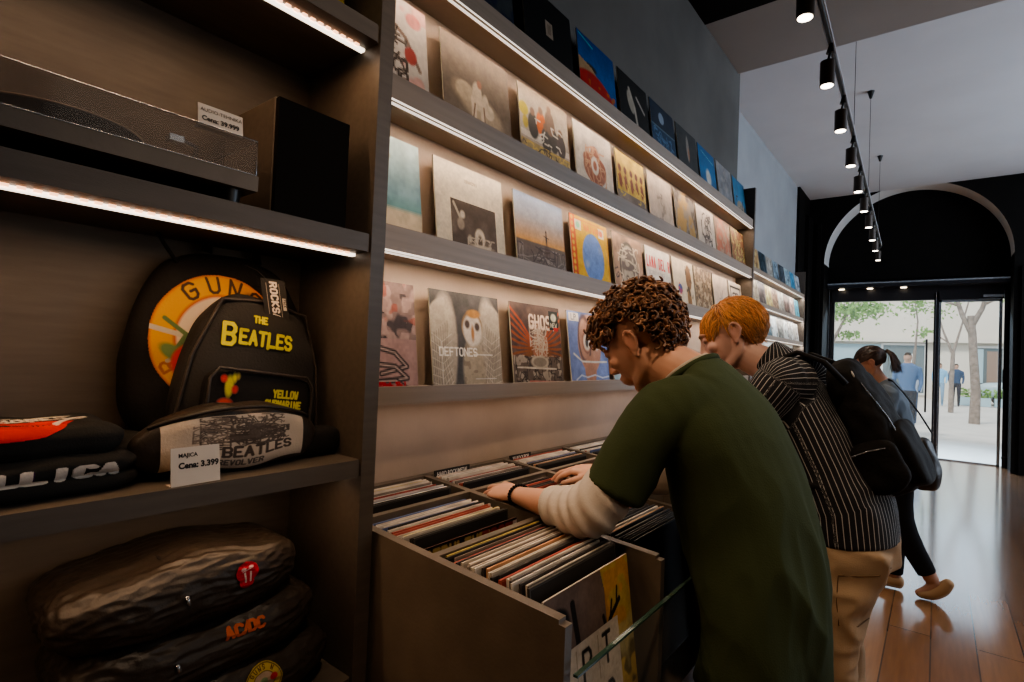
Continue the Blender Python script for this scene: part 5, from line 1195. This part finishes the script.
# ===================== the ginger man with the striped shirt and backpack
g = empty('person', (-.22,2.22,0)); tag(g, 'ginger-haired person in a black pinstriped shirt and khaki trousers carrying a black backpack', 'person')
r2 = rel(g)
HC2 = Vector((-.632,2.20,1.552)); face2 = Vector((-.86,-.22,-.42)).normalized(); up2 = Vector((-.40,.02,.90)); up2 = (up2-face2*up2.dot(face2)).normalized()
HM2 = Matrix((up2.cross(-face2)*1.17, -face2*1.17, up2*1.17)).transposed().to_4x4(); HM2.translation = HC2
SK2 = (.68,.42,.33)
hm2, hf2 = make_head(SK2,(.50,.18,.14),(.40,.20,.08))
S2L,S2R = (-.42,2.03,1.40),(-.45,2.41,1.41)
E2L,Wr2L = (-.56,1.99,1.16),(-.80,2.05,1.12); E2R,Wr2R = (-.58,2.46,1.17),(-.82,2.38,1.12)
body = [loft([(-.24,2.22,.92),(-.275,2.22,1.05),(-.34,2.22,1.18),(-.41,2.22,1.32),(-.455,2.22,1.40),(-.485,2.215,1.44)],[(.16,.11),(.16,.105),(.175,.11),(.19,.095),(.16,.08),(.07,.06)],ref=(0,1,0)),
  loft([(-.45,2.215,1.40),(-.51,2.21,1.45),(-.58,2.205,1.49),(-.62,2.20,1.54)],[(.072,.078),(.060,.066),(.058,.062),(.058,.058)],ref=(0,1,0)),
  loft([S2L,(-.49,2.0,1.28),E2L,(-.68,2.02,1.14),Wr2L],[.058,.052,.044,.038,.026],ref=(0,1,0)), loft([S2R,(-.51,2.45,1.29),E2R,(-.70,2.42,1.14),Wr2R],[.058,.052,.044,.038,.026],ref=(0,1,0))]
body += hand(frame(Wr2L,(-.97,.1,-.2),(-.1,0,1)),-1) + hand(frame(Wr2R,(-.97,-.1,-.2),(-.1,0,1)),1)
for s in (-1,1):
    body.append(loft([(-.24,2.22+s*.085,.93),(-.262,2.22+s*.10,.70),(-.285,2.22+s*.11,.48),(-.24,2.22+s*.11,.09)],[(.09,.10),(.08,.09),(.062,.065),(.04,.045)],ref=(0,1,0)))
body = [([r2(v) for v in V],F) for V,F in body]
hl2 = getco(hm2)
bm2 = fuse('body', body+[([r2(HM2 @ Vector(v)) for v in hl2],[tuple(p.vertices) for p in hm2.polygons])]+[([r2(v) for v in V],F) for V,F in xf(ear_parts(-1)+ear_parts(1),HM2)], .0048, 2)
skincols(bm2, g, HM2.inverted(), hf2, SK2); put('body', bm2, M['skin'], g)
# striped shirt
def stripe_mat():
    m = bpy.data.materials.new('black_pinstripe_shirt'); m.use_nodes = True; nt = m.node_tree; b = nt.nodes['Principled BSDF']; L = nt.links.new
    a = nt.nodes.new('ShaderNodeAttribute'); a.attribute_name = 'stripe'
    f = nt.nodes.new('ShaderNodeMath'); f.operation = 'FRACT'; L(a.outputs['Fac'], f.inputs[0])
    l = nt.nodes.new('ShaderNodeMath'); l.operation = 'LESS_THAN'; l.inputs[1].default_value = .13; L(f.outputs[0], l.inputs[0])
    mx = nt.nodes.new('ShaderNodeMix'); mx.data_type = 'RGBA'; mx.inputs[6].default_value = (.012,.011,.013,1); mx.inputs[7].default_value = (.50,.48,.45,1)
    L(l.outputs[0], mx.inputs[0]); L(mx.outputs[2], b.inputs['Base Color']); b.inputs['Roughness'].default_value = .85
    return m
M['stripe'] = stripe_mat()
tors = [(-.240,2.22,.875),(-.252,2.22,.98),(-.300,2.22,1.10),(-.355,2.22,1.22),(-.410,2.22,1.33),(-.460,2.22,1.415),(-.488,2.215,1.448)]
armL = [(-.39,2.09,1.395),(-.42,2.02,1.395),(-.49,1.995,1.28),(-.56,1.985,1.165),(-.67,2.01,1.14)]; armR = [(-.39,2.36,1.40),(-.45,2.42,1.40),(-.51,2.455,1.28),(-.58,2.465,1.17),(-.68,2.43,1.14)]
sh = [loft(tors,[(.208,.160),(.208,.155),(.205,.142),(.21,.130),(.215,.112),(.17,.085),(.085,.072)],ref=(0,1,0),cap=.08,n=36),
      loft(armL,[(.085,.085),(.085,.082),(.073,.07),(.066,.064),(.055,.052)],ref=(0,1,0),cap=.1), loft(armR,[(.085,.085),(.085,.082),(.073,.07),(.066,.064),(.055,.052)],ref=(0,1,0),cap=.1)]
tm = fuse('striped_shirt', [([r2(v) for v in V],F) for V,F in sh], .0065, 6)
c = getco(tm)+np.array(g.location); n = getno(tm)
def along(c, pts):
    """nearest distance, arclength fraction, angle about a polyline"""
    best = np.full(len(c),9.); ang = np.zeros(len(c))
    for a,b in zip(pts[:-1],pts[1:]):
        a = np.array(a); b = np.array(b); D = b-a; L = np.linalg.norm(D); D = D/L; t = np.clip((c-a)@D,0,L); q = c-a-np.outer(t,D); dd = np.linalg.norm(q,axis=1)
        v = np.array([0,1.,0]); v = v-D*(v@D); v /= np.linalg.norm(v); w = np.cross(D,v); an = np.arctan2(q@w,q@v)
        m = dd < best; best[m] = dd[m]; ang[m] = an[m]
    return best, ang
dT,aT = along(c, tors); dL,aL = along(c, armL); dR,aR = along(c, armR)
# stripes follow the trunk (angle) and the sleeve (angle)
stT = aT*.185/.0165; stL = aL*.072/.0150; stR = aR*.072/.0150
lat = np.abs(c[:,1]-2.22)
isL = (dL < dT*.52)&(c[:,1]<2.10); isR = (dR < dT*.52)&(c[:,1]>2.34)
st = np.where(isL, stL, np.where(isR, stR, stT))
at_ = tm.attributes.new('stripe','FLOAT','POINT'); at_.data.foreach_set('value', (st+50).astype(np.float32))
d = (.30-np.abs(vnoise(c,(7,9,10),5.)))*.020*np.clip((1.28-c[:,2])/.3,0,1)*np.clip((c[:,2]-.93)/.12,0,1)
setco(tm, getco(tm)+n*d[:,None]); put('striped_shirt', tm, M['stripe'], g)
cl = fuse('shirt_collar', [([r2(v) for v in V],F) for V,F in [loft([(-.455,2.218,1.440),(-.492,2.214,1.468),(-.515,2.212,1.482)],[(.092,.082),(.080,.076),(.074,.072)],ref=(0,1,0),cap=.05,n=30)]], .006, 2)
c = getco(cl); at_ = cl.attributes.new('stripe','FLOAT','POINT'); at_.data.foreach_set('value', (np.arctan2(c[:,1]+.0,c[:,0]+.27)*.085/.014+50).astype(np.float32)); put('shirt_collar', cl, M['stripe'], g)
# trousers
tr_ = [loft([(-.235,2.22,.99),(-.232,2.22,.90),(-.230,2.22,.80)],[(.18,.130),(.185,.145),(.18,.148)],ref=(0,1,0),cap=.2,n=30)]
for s in (-1,1): tr_.append(loft([(-.230,2.22+s*.085,.88),(-.262,2.22+s*.10,.70),(-.285,2.22+s*.11,.48),(-.25,2.22+s*.11,.06)],[(.115,.142),(.11,.120),(.10,.098),(.095,.092)],ref=(0,1,0),cap=.1))
tm = fuse('trousers', [([r2(v) for v in V],F) for V,F in tr_], .009, 3); c = getco(tm); n = getno(tm)
setco(tm, c+n*((.3-np.abs(vnoise(c,(8,8,13),6.)))*.020)[:,None]); colfn(tm, (.46,.32,.20), lambda c,n,cols: cols*(1+.12*vnoise(c,(9,9,9))[:,None])); tro = put('trousers', tm, M['fabric'], g)
def onbody(ob, pts, off=.003, frm=Vector((0,-3,0))):
    me_ = ob.data; bt = BVHTree.FromPolygons([tuple(v.co) for v in me_.vertices], [tuple(p.vertices) for p in me_.polygons]); out = []
    for p in pts:
        h = bt.find_nearest(Vector(p)); out.append(tuple(h[0]+h[1]*off) if h[0] is not None else p)
    return out
M['seam'] = mat('khaki_seam', (.17,.095,.045), .9)
pk = [(.00,-.155,.76),(.075,-.135,.78),(.135,-.085,.80)]
mb = MB(); mb.tube(onbody(tro,[(-.02,-.18,.80),(.03,-.17,.805),(.08,-.14,.81),(.13,-.09,.82)],.001), .0025, 5); mb.build('pocket_seam', M['seam'], tro)
mb = MB(); mb.tube(onbody(tro,[(-.02,-.18,.80),(-.02,-.18,.72),(-.015,-.18,.645),(.04,-.16,.635),(.10,-.12,.645)],.001), .0016, 5); mb.build('pocket_seam', M['seam'], tro)
for s in (-1,1):
    shh = fuse('shoe', [([r2(v) for v in V],F) for V,F in [loft([(-.19,2.22+s*.11,.05),(-.27,2.22+s*.115,.05),(-.35,2.22+s*.12,.035),(-.39,2.22+s*.12,.028)],[(.045,.048),(.050,.046),(.045,.034),(.034,.025)],ref=(0,1,0))]], .008, 2)
    colfn(shh, (.05,.045,.04)); put('shoe', shh, M['fabric'], g)
# ginger hair: combed strands over a cap
def strands(HMx, rfun, name, par, n, seed, region, comb, Lr, base, var, rad=.0016, segs=7, rx=(.077,.098,.087), lift=.004, hug=True):
    rnd = random.Random(seed); mb = MB(); cols = []
    for p,v in scalp(HMx, n, rnd, region, rx):
        L = rnd.uniform(*Lr); P_ = []; q = p.copy(); dirv = comb(p, v, rnd)
        for k in range(segs):
            P_.append(Vector(rfun(HMx @ q))); nv = Vector(((q.x)/rx[0]**2,(q.y-.02)/rx[1]**2,(q.z-.037)/rx[2]**2)).normalized()
            dd = dirv(q, k/segs)
            if hug:
                e = math.sqrt((q.x/rx[0])**2+((q.y-.02)/rx[1])**2+((q.z-.037)/rx[2])**2)
                dd = dd - nv*dd.dot(nv)*(1. if e < 1.16 else .3); dd = dd.normalized()+nv*(lift*20*(1-k/segs))
            q = q+dd.normalized()*L/segs
        n0 = len(mb.v); r_ = rad*rnd.uniform(.7,1.4); mb.tube(P_, [r_*.8]+[r_]*(segs-2)+[r_*.25], 4)
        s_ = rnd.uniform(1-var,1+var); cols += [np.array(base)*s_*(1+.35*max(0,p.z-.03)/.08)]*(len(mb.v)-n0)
    o = mb.build(name, M['curl'], par, recalc=False); setcol(o.data, np.array(cols)); return o
def hr2(p):
    if p.y < -.05: return p.z > .070
    if p.y < .030: return p.z > .040
    return p.z > -.040
def comb2(p, v, rnd):
    j = Vector((rnd.gauss(0,.25),rnd.gauss(0,.25),rnd.gauss(0,.2)))
    def f(q,t):
        if p.y < -.01 and p.z > .04: return (Vector((q.x*6,-1.0,-.25-.9*t))+j)
        return (Vector((q.x*3,.35,-1.0))+j)
    return f
haircap(HM2, None, .002, hr2, (.30,.115,.030), 'hair_base', g, r2, 2., .010, 30)
strands(HM2, r2, 'ginger_hair', g, 2600, 8, hr2, comb2, (.05,.095), (.60,.29,.10), .45, .0014, lift=.009)

# backpack worn by him
wbp = empty('backpack', (-.205,2.27,1.245)); wbp.rotation_euler = (0, math.radians(-24), math.radians(-6)); tag(wbp, 'big black backpack worn over the pinstriped shirt, white zip pull and silver zip trim', 'backpack')
def pk_(Q):
    Q = Q.copy(); t = (Q[:,2]+1)/2; Q[:,0] *= (.62+.38*np.clip(1.25-t*1.0,0,1)); Q[:,1] *= (1-.22*t**2); return Q
c, F_ = superbox(.32,.185,.48,36,(3.4,2.7,2.8),pk_); c[:,2] -= .24; c[:,0] += .03
o = soft('main_compartment', c, F_, M['nylon'], wbp, base=(.014,.013,.013)); displace(o.data,.012,(8,8,8),3.); displace(o.data,.006,(25,25,25),5.)
c, F_ = superbox(.25,.07,.22,24,(4,3,3.2)); c = c+np.array([.105,0,-.225]); fp = soft('front_pocket', c, F_, M['nylon'], wbp); displace(fp.data,.008,14,2.)
c, F_ = superbox(.06,.15,.17,20,(3,3,3)); c = c+np.array([.03,-.155,-.215]); sp_ = soft('side_pocket', c, F_, M['nylon'], wbp); displace(sp_.data,.008,20,6.)
def proj(ob, pts, off): return onbody(ob, pts, off)
mb = MB(); mb.tube([(.10+.05*math.sin(t*1.2)+.03, -.135+.02*t, .12-.13*t*1.05) for t in np.linspace(0,2.4,18)], .0028, 6); 
mb = MB(); pts = onbody(o, [(.14,-.15,.16),(.17,-.15,.10),(.20,-.14,.02),(.21,-.13,-.06),(.21,-.13,-.14),(.20,-.13,-.20)], .002); mb.tube(pts, .0026, 6); mb.build('zip_trim', M['framelite'], wbp)
mb = MB(); p_ = onbody(o,[(.10,-.14,.19)],.003)[0]; V,F = ball(p_,(.003,.004,.012),n=8); mb.add(V,F,0,True); mb.build('zip_pull', M['white'], wbp)
p_ = onbody(sp_,[(.04,-.3,-.09)],.003)[0]; mb = MB(); mb.tube([(p_[0]-.05,p_[1],p_[2]+.01),(p_[0],p_[1]-.002,p_[2]+.015),(p_[0]+.05,p_[1],p_[2]+.012)],.0022,5); mb.build('pocket_zip', M['framelite'], sp_)
MB().ribbon([(-.10,-.02,.24),(-.10,-.02,.29),(-.10,.03,.29),(-.10,.03,.24)],.025,.006,(1,0,0)).build('carry_loop', M['nylon'], wbp)
# shoulder straps follow his shoulders (world points -> bag space)
bpy.context.view_layer.update(); WI = wbp.matrix_world.inverted()
def tobag(ps): return [tuple(WI @ Vector(p)) for p in ps]
for s in (-1,1):
    yy = 2.22+s*.125
    pts = [(-.235,yy,1.40),(-.30,yy,1.470),(-.38,yy,1.500),(-.455,yy,1.465),(-.50,yy,1.38),(-.50,yy+s*.01,1.27),(-.44,yy+s*.05,1.14),(-.33,yy+s*.07,1.05),(-.20,yy+s*.02,1.03)]
    MB().ribbon(tobag(pts), .062, .014, [tuple(WI.to_3x3() @ Vector(v)) for v in ((.3,0,1),(.2,0,1),(-.1,0,1),(-.7,0,.7),(-1,0,.2),(-1,0,0),(-.5,s,-.5),(-.2,s,-.8),(0,s,-1))]).build('shoulder_strap', M['nylon'], wbp)

# ===================== the woman walking behind
wm = empty('person', (-.17,4.40,0)); tag(wm, 'person with dark ponytail, grey top and black leggings, stooping behind the backpack', 'person')
r3 = rel(wm)
HC3 = Vector((-.36,4.40,1.475)); face3 = Vector((-.86,-.10,-.48)).normalized(); up3 = Vector((-.45,0,.88)); up3 = (up3-face3*up3.dot(face3)).normalized()
HM3 = Matrix((up3.cross(-face3)*.93, -face3*.93, up3*.93)).transposed().to_4x4(); HM3.translation = HC3
hm3, hf3 = make_head((.52,.28,.19),(.45,.15,.12),(.06,.03,.02))
body = [loft([(-.20,4.40,.84),(-.215,4.40,.98),(-.235,4.40,1.12),(-.255,4.40,1.26),(-.27,4.40,1.335)],[(.14,.11),(.11,.09),(.13,.10),(.15,.085),(.06,.05)],ref=(0,1,0)),
  loft([(-.26,4.40,1.33),(-.31,4.40,1.39),(-.345,4.40,1.45)],[.045,.042,.045],ref=(0,1,0)),
  loft([(-.25,4.25,1.28),(-.27,4.21,1.10),(-.40,4.24,1.02),(-.50,4.28,1.05)],[.045,.038,.032,.022],ref=(0,1,0)), loft([(-.25,4.55,1.28),(-.27,4.59,1.10),(-.40,4.56,1.02),(-.50,4.52,1.05)],[.045,.038,.032,.022],ref=(0,1,0)),
  loft([(-.20,4.46,.86),(-.20,4.46,.50),(-.20,4.44,.08)],[(.085,.09),(.06,.065),(.036,.04)],ref=(0,1,0)), loft([(-.19,4.34,.86),(-.17,4.36,.48),(.00,4.38,.13)],[(.085,.09),(.06,.065),(.036,.04)],ref=(0,1,0)),
  loft([(-.20,4.44,.05),(-.26,4.43,.045),(-.33,4.42,.03)],[.03,.032,.02],ref=(0,1,0)), loft([(.02,4.38,.12),(-.02,4.38,.06),(-.07,4.37,.03)],[.03,.032,.022],ref=(0,1,0))]
body += hand(frame((-.50,4.28,1.05),(-.97,.1,-.2),(-.1,0,1))@Matrix.Scale(.9,4),-1)+hand(frame((-.50,4.52,1.05),(-.97,-.1,-.2),(-.1,0,1))@Matrix.Scale(.9,4),1)
hl3 = getco(hm3)
bm3 = fuse('body', [([r3(v) for v in V],F) for V,F in body]+[([r3(HM3 @ Vector(v)) for v in hl3],[tuple(p.vertices) for p in hm3.polygons])]+[([r3(v) for v in V],F) for V,F in xf(ear_parts(-1)+ear_parts(1),HM3)], .006, 2)
skincols(bm3, wm, HM3.inverted(), hf3, (.52,.28,.19)); put('body', bm3, M['skin'], wm)
tp = fuse('grey_top', [([r3(v) for v in V],F) for V,F in [loft([(-.195,4.40,.86),(-.215,4.40,.98),(-.235,4.40,1.12),(-.25,4.40,1.25),(-.265,4.40,1.33),(-.285,4.40,1.36)],[(.165,.13),(.15,.12),(.155,.12),(.165,.10),(.11,.07),(.06,.05)],ref=(0,1,0),cap=.08),
   loft([(-.24,4.29,1.285),(-.25,4.25,1.28),(-.27,4.21,1.10),(-.38,4.235,1.03)],[.062,.066,.056,.046],ref=(0,1,0),cap=.1), loft([(-.24,4.51,1.285),(-.25,4.55,1.28),(-.27,4.59,1.10),(-.38,4.565,1.03)],[.062,.066,.056,.046],ref=(0,1,0),cap=.1)]], .009, 3)
folds(tp,.012,(10,10,12),3.); colfn(tp,(.16,.19,.22)); put('grey_top', tp, M['fabric'], wm)
lg = fuse('leggings', [([r3(v) for v in V],F) for V,F in [loft([(-.20,4.40,.94),(-.20,4.40,.84)],[(.15,.12),(.15,.125)],ref=(0,1,0)), loft([(-.20,4.46,.86),(-.20,4.46,.50),(-.20,4.44,.10)],[(.095,.10),(.070,.075),(.048,.052)],ref=(0,1,0),cap=.1), loft([(-.19,4.34,.86),(-.17,4.36,.48),(-.025,4.38,.165)],[(.097,.102),(.072,.077),(.050,.054)],ref=(0,1,0),cap=.1)]], .008, 2)
colfn(lg,(.016,.015,.016)); put('leggings', lg, M['fabric'], wm)
for k,(pts,rr) in enumerate((([(.085,4.385,.135),(.05,4.38,.085),(.0,4.375,.045),(-.06,4.37,.028)],[(.034,.03),(.040,.040),(.042,.036),(.034,.022)]), ([(-.165,4.44,.05),(-.22,4.435,.05),(-.29,4.43,.038),(-.335,4.42,.028)],[(.036,.042),(.040,.042),(.040,.032),(.030,.022)]))):
    sh_ = fuse('shoe', [([r3(v) for v in V],F) for V,F in [loft(pts,rr,ref=(0,1,0))]], .006, 2); colfn(sh_, (.50,.33,.19), lambda c,n,cols: np.where((n[:,2:]<-.35), np.array([[.55,.48,.40]]), cols)); put('shoe', sh_, M['fabric'], wm)
def hr3(p):
    if p.y < -.05: return p.z > .066
    if p.y < .02: return p.z > .030
    return p.z > -.030
def comb3(p, v, rnd):
    j = Vector((rnd.gauss(0,.06),rnd.gauss(0,.06),rnd.gauss(0,.06)))
    def f(q,t): return (Vector((0,.115,.045))-q).normalized()+j
    return f
haircap(HM3, None, .007, hr3, (.045,.024,.016), 'hair_base', wm, r3, 3., .004, 30)
strands(HM3, r3, 'tied_back_hair', wm, 500, 9, hr3, comb3, (.06,.11), (.075,.040,.026), .4, .0016)
rnd = random.Random(2); mb = MB(); cols = []
for k in range(220):
    a_ = rnd.random()*6.3; rr = rnd.uniform(0,.022); e1 = rnd.gauss(0,.018); e2 = rnd.gauss(0,.018); L = rnd.uniform(.8,1.1)
    o3 = HM3 @ Vector((0,.105,.045)); P_ = [Vector(r3(o3+Vector(q))) for q in ((0,0,0),(.030,math.cos(a_)*rr*.6,.012+math.sin(a_)*rr*.6),(.060+e2*.4,math.cos(a_)*rr+e1*.5,-.012+math.sin(a_)*rr*.6),(.078+e2*.6,math.cos(a_)*rr+e1,-.065),(.085+e2,e1*1.2,-.125*L))]
    n0 = len(mb.v); mb.tube(P_, [.0018,.0022,.0022,.0018,.0006], 4); cols += [np.array((.070,.036,.024))*rnd.uniform(.6,1.5)]*(len(mb.v)-n0)
o = mb.build('ponytail', M['curl'], wm, recalc=False); setcol(o.data, np.array(cols))
MB().tube([r3(HM3 @ Vector((math.cos(t)*.014,.112,.050+math.sin(t)*.014))) for t in np.linspace(0,2*PI,14)[:-1]], .004, 6, closed=True).build('hair_tie', M['white'], wm)
# her bag
hb = empty('shoulder_bag', (-.035,4.30,.76)); hb.rotation_euler = (0,math.radians(-12),math.radians(-15)); tag(hb, 'small black rounded bag with silver trim hanging from a thin shoulder strap', 'bag')
c, F_ = superbox(.14,.16,.33,26,(3,3,2.6)); c = c+np.array([0,0,-.06]); bo = soft('body', c, F_, M['puffer'], hb); displace(bo.data,.012,12,3.)
mb = MB(); mb.tube(onbody(bo,[(-.02,-.2,.30),(-.01,-.2,.2),(.03,-.2,.1),(.07,-.1,.03)],.002), .003, 6); mb.tube(onbody(bo,[(-.05,-.2,.10),(.02,-.2,.09),(.08,-.1,.14)],.002), .003, 6); mb.build('silver_trim', M['framelite'], hb)
bpy.context.view_layer.update(); WI = hb.matrix_world.inverted()
mb = MB(); mb.ribbon([tuple(WI @ Vector(p)) for p in ((-.015,4.28,1.06),(-.08,4.24,1.18),(-.16,4.235,1.30),(-.225,4.27,1.375),(-.25,4.33,1.38))], .016,.005,(1,0,0)); mb.build('strap', M['nylon'], hb)
# ------------------------------------------------------------------ camera, light, world
cam = bpy.data.cameras.new('camera'); co = bpy.data.objects.new('camera', cam); COL.objects.link(co); SC.camera = co
ya, pi_, ro = math.radians(38.24), math.radians(1.22), math.radians(2.28)
Fw = Vector((-math.sin(ya)*math.cos(pi_), math.cos(ya)*math.cos(pi_), math.sin(pi_))); Rt = Vector((math.cos(ya), math.sin(ya), 0)); Up = Rt.cross(Fw)
R2 = Rt*math.cos(ro)+Up*math.sin(ro); U2 = -Rt*math.sin(ro)+Up*math.cos(ro)
mw = Matrix((R2, U2, -Fw)).transposed().to_4x4(); mw.translation = (0,0,H); co.matrix_world = mw
cam.sensor_width = 36; cam.lens = 540/1024*36; cam.clip_start = .02; cam.clip_end = 300

def area(name, loc, rot, sx, sy, power, col, spread=PI):
    l = bpy.data.lights.new(name, 'AREA'); l.shape = 'RECTANGLE'; l.size = sx; l.size_y = sy; l.energy = power; l.color = col; l.spread = spread
    o = bpy.data.objects.new(name, l); COL.objects.link(o); o.location = loc; o.rotation_euler = rot; return o
WARM = (1,.62,.35)
for z in (2.412, 2.052, 1.684): area('shelf_led_light', (-1.078, 2.42, z), (0, math.radians(10), 0), .01, 3.3, 4.6, (1,.76,.56))
area('ledge_fill_light', (-1.078, 2.42, 1.305), (0, math.radians(15), 0), .01, 3.3, 1.0, (1,.74,.56))  # added lamp brightening the wall; the bottom ledge carries no strip
for z in (2.505, 2.12, 1.74): area('far_shelf_led_light', (-1.71, 8.0, z), (0, math.radians(22), 0), .02, 3.5, 9, (1,.90,.80))
for z, p in ((2.058, 2.3), (1.630, 2.1), (1.183, .9)): area('cabinet_led_light', (-.951, -.05, z), (0, 0, 0), .012, 1.35, p, WARM)
def spot(name, loc, tgt, power, col, ang=60, blend=.6, r=.03):
    l = bpy.data.lights.new(name, 'SPOT'); l.energy = power; l.color = col; l.spot_size = math.radians(ang); l.spot_blend = blend; l.shadow_soft_size = r
    o = bpy.data.objects.new(name, l); COL.objects.link(o); o.location = loc
    o.rotation_euler = (Vector(tgt)-Vector(loc)).to_track_quat('-Z','Y').to_euler(); return o
for x,y in HEADS[:7]: spot('track_spot_light', (x, y, 2.985), (x-.15, y+.05, 0), 16, (1,.84,.66), 75)
for x in (-1.35,-.93,-.46): spot('soffit_spot_light', (x, YE-.17, 2.78), (x, YE-.17, 0), 6, (1,.85,.65), 70)
# added spots without fixtures: warm key and fill on the bins and shoppers
spot('aisle_fill_spot', (.15, .25, 3.2), (-.62, 1.05, 1.2), 62, (1,.74,.52), 62, .8, .08)
spot('aisle_fill_spot', (-.75, .35, 3.1), (-.62, 1.4, 1.3), 16, (1,.76,.56), 50, .9, .12)
spot('aisle_fill_spot', (.35, 1.5, 3.3), (-.45, 1.95, 1.3), 40, (1,.78,.58), 55, .8, .08)
# added area lamps along the right wall as ambient fill, no windows there
area('side_fill_light', (XR-.05, 7.2, 2.6), (0, math.radians(90), 0), 3.0, 5.0, 210, (.70,.83,1))
area('side_fill_light', (XR-.05, 2.2, 2.4), (0, math.radians(90), 0), 2.2, 2.4, 20, (1,.86,.74))
area('door_fill_light', ((AXL+AXR)/2, YE+1.0, 3.9), (math.radians(-58), 0, 0), 2.6, 1.4, 900, (.60,.80,1))  # added lamp, hidden above the door, brightens the floor inside
sl_ = bpy.data.lights.new('street_sun','SUN'); sl_.energy = 2.6; sl_.angle = math.radians(12); sl_.color = (1,.95,.86); so_ = bpy.data.objects.new('street_sun', sl_); COL.objects.link(so_); so_.rotation_euler = Vector((.25,.62,-.75)).to_track_quat('-Z','Y').to_euler()
w = bpy.data.worlds.new('sky'); SC.world = w; w.use_nodes = True
nt = w.node_tree; bg = nt.nodes['Background']
sky = nt.nodes.new('ShaderNodeTexSky'); sky.sky_type = 'HOSEK_WILKIE'; sky.turbidity = 6; sky.ground_albedo = .5; sky.sun_direction = (.3,-.5,.8)
mixn = nt.nodes.new('ShaderNodeMix'); mixn.data_type = 'RGBA'; mixn.inputs[0].default_value = .75
nt.links.new(sky.outputs[0], mixn.inputs[6]); mixn.inputs[7].default_value = (.80,.88,.95,1)
nt.links.new(mixn.outputs[2], bg.inputs['Color']); bg.inputs['Strength'].default_value = 1.7
SC.view_settings.view_transform = 'AgX'; SC.view_settings.look = 'AgX - Medium High Contrast'; SC.view_settings.exposure = .15
SC.view_settings.gamma = 1.0
SC.cycles.use_denoising = True; SC.cycles.max_bounces = 6; SC.cycles.transparent_max_bounces = 8; SC.cycles.sample_clamp_indirect = 4
SC.cycles.caustics_reflective = False; SC.cycles.caustics_refractive = False
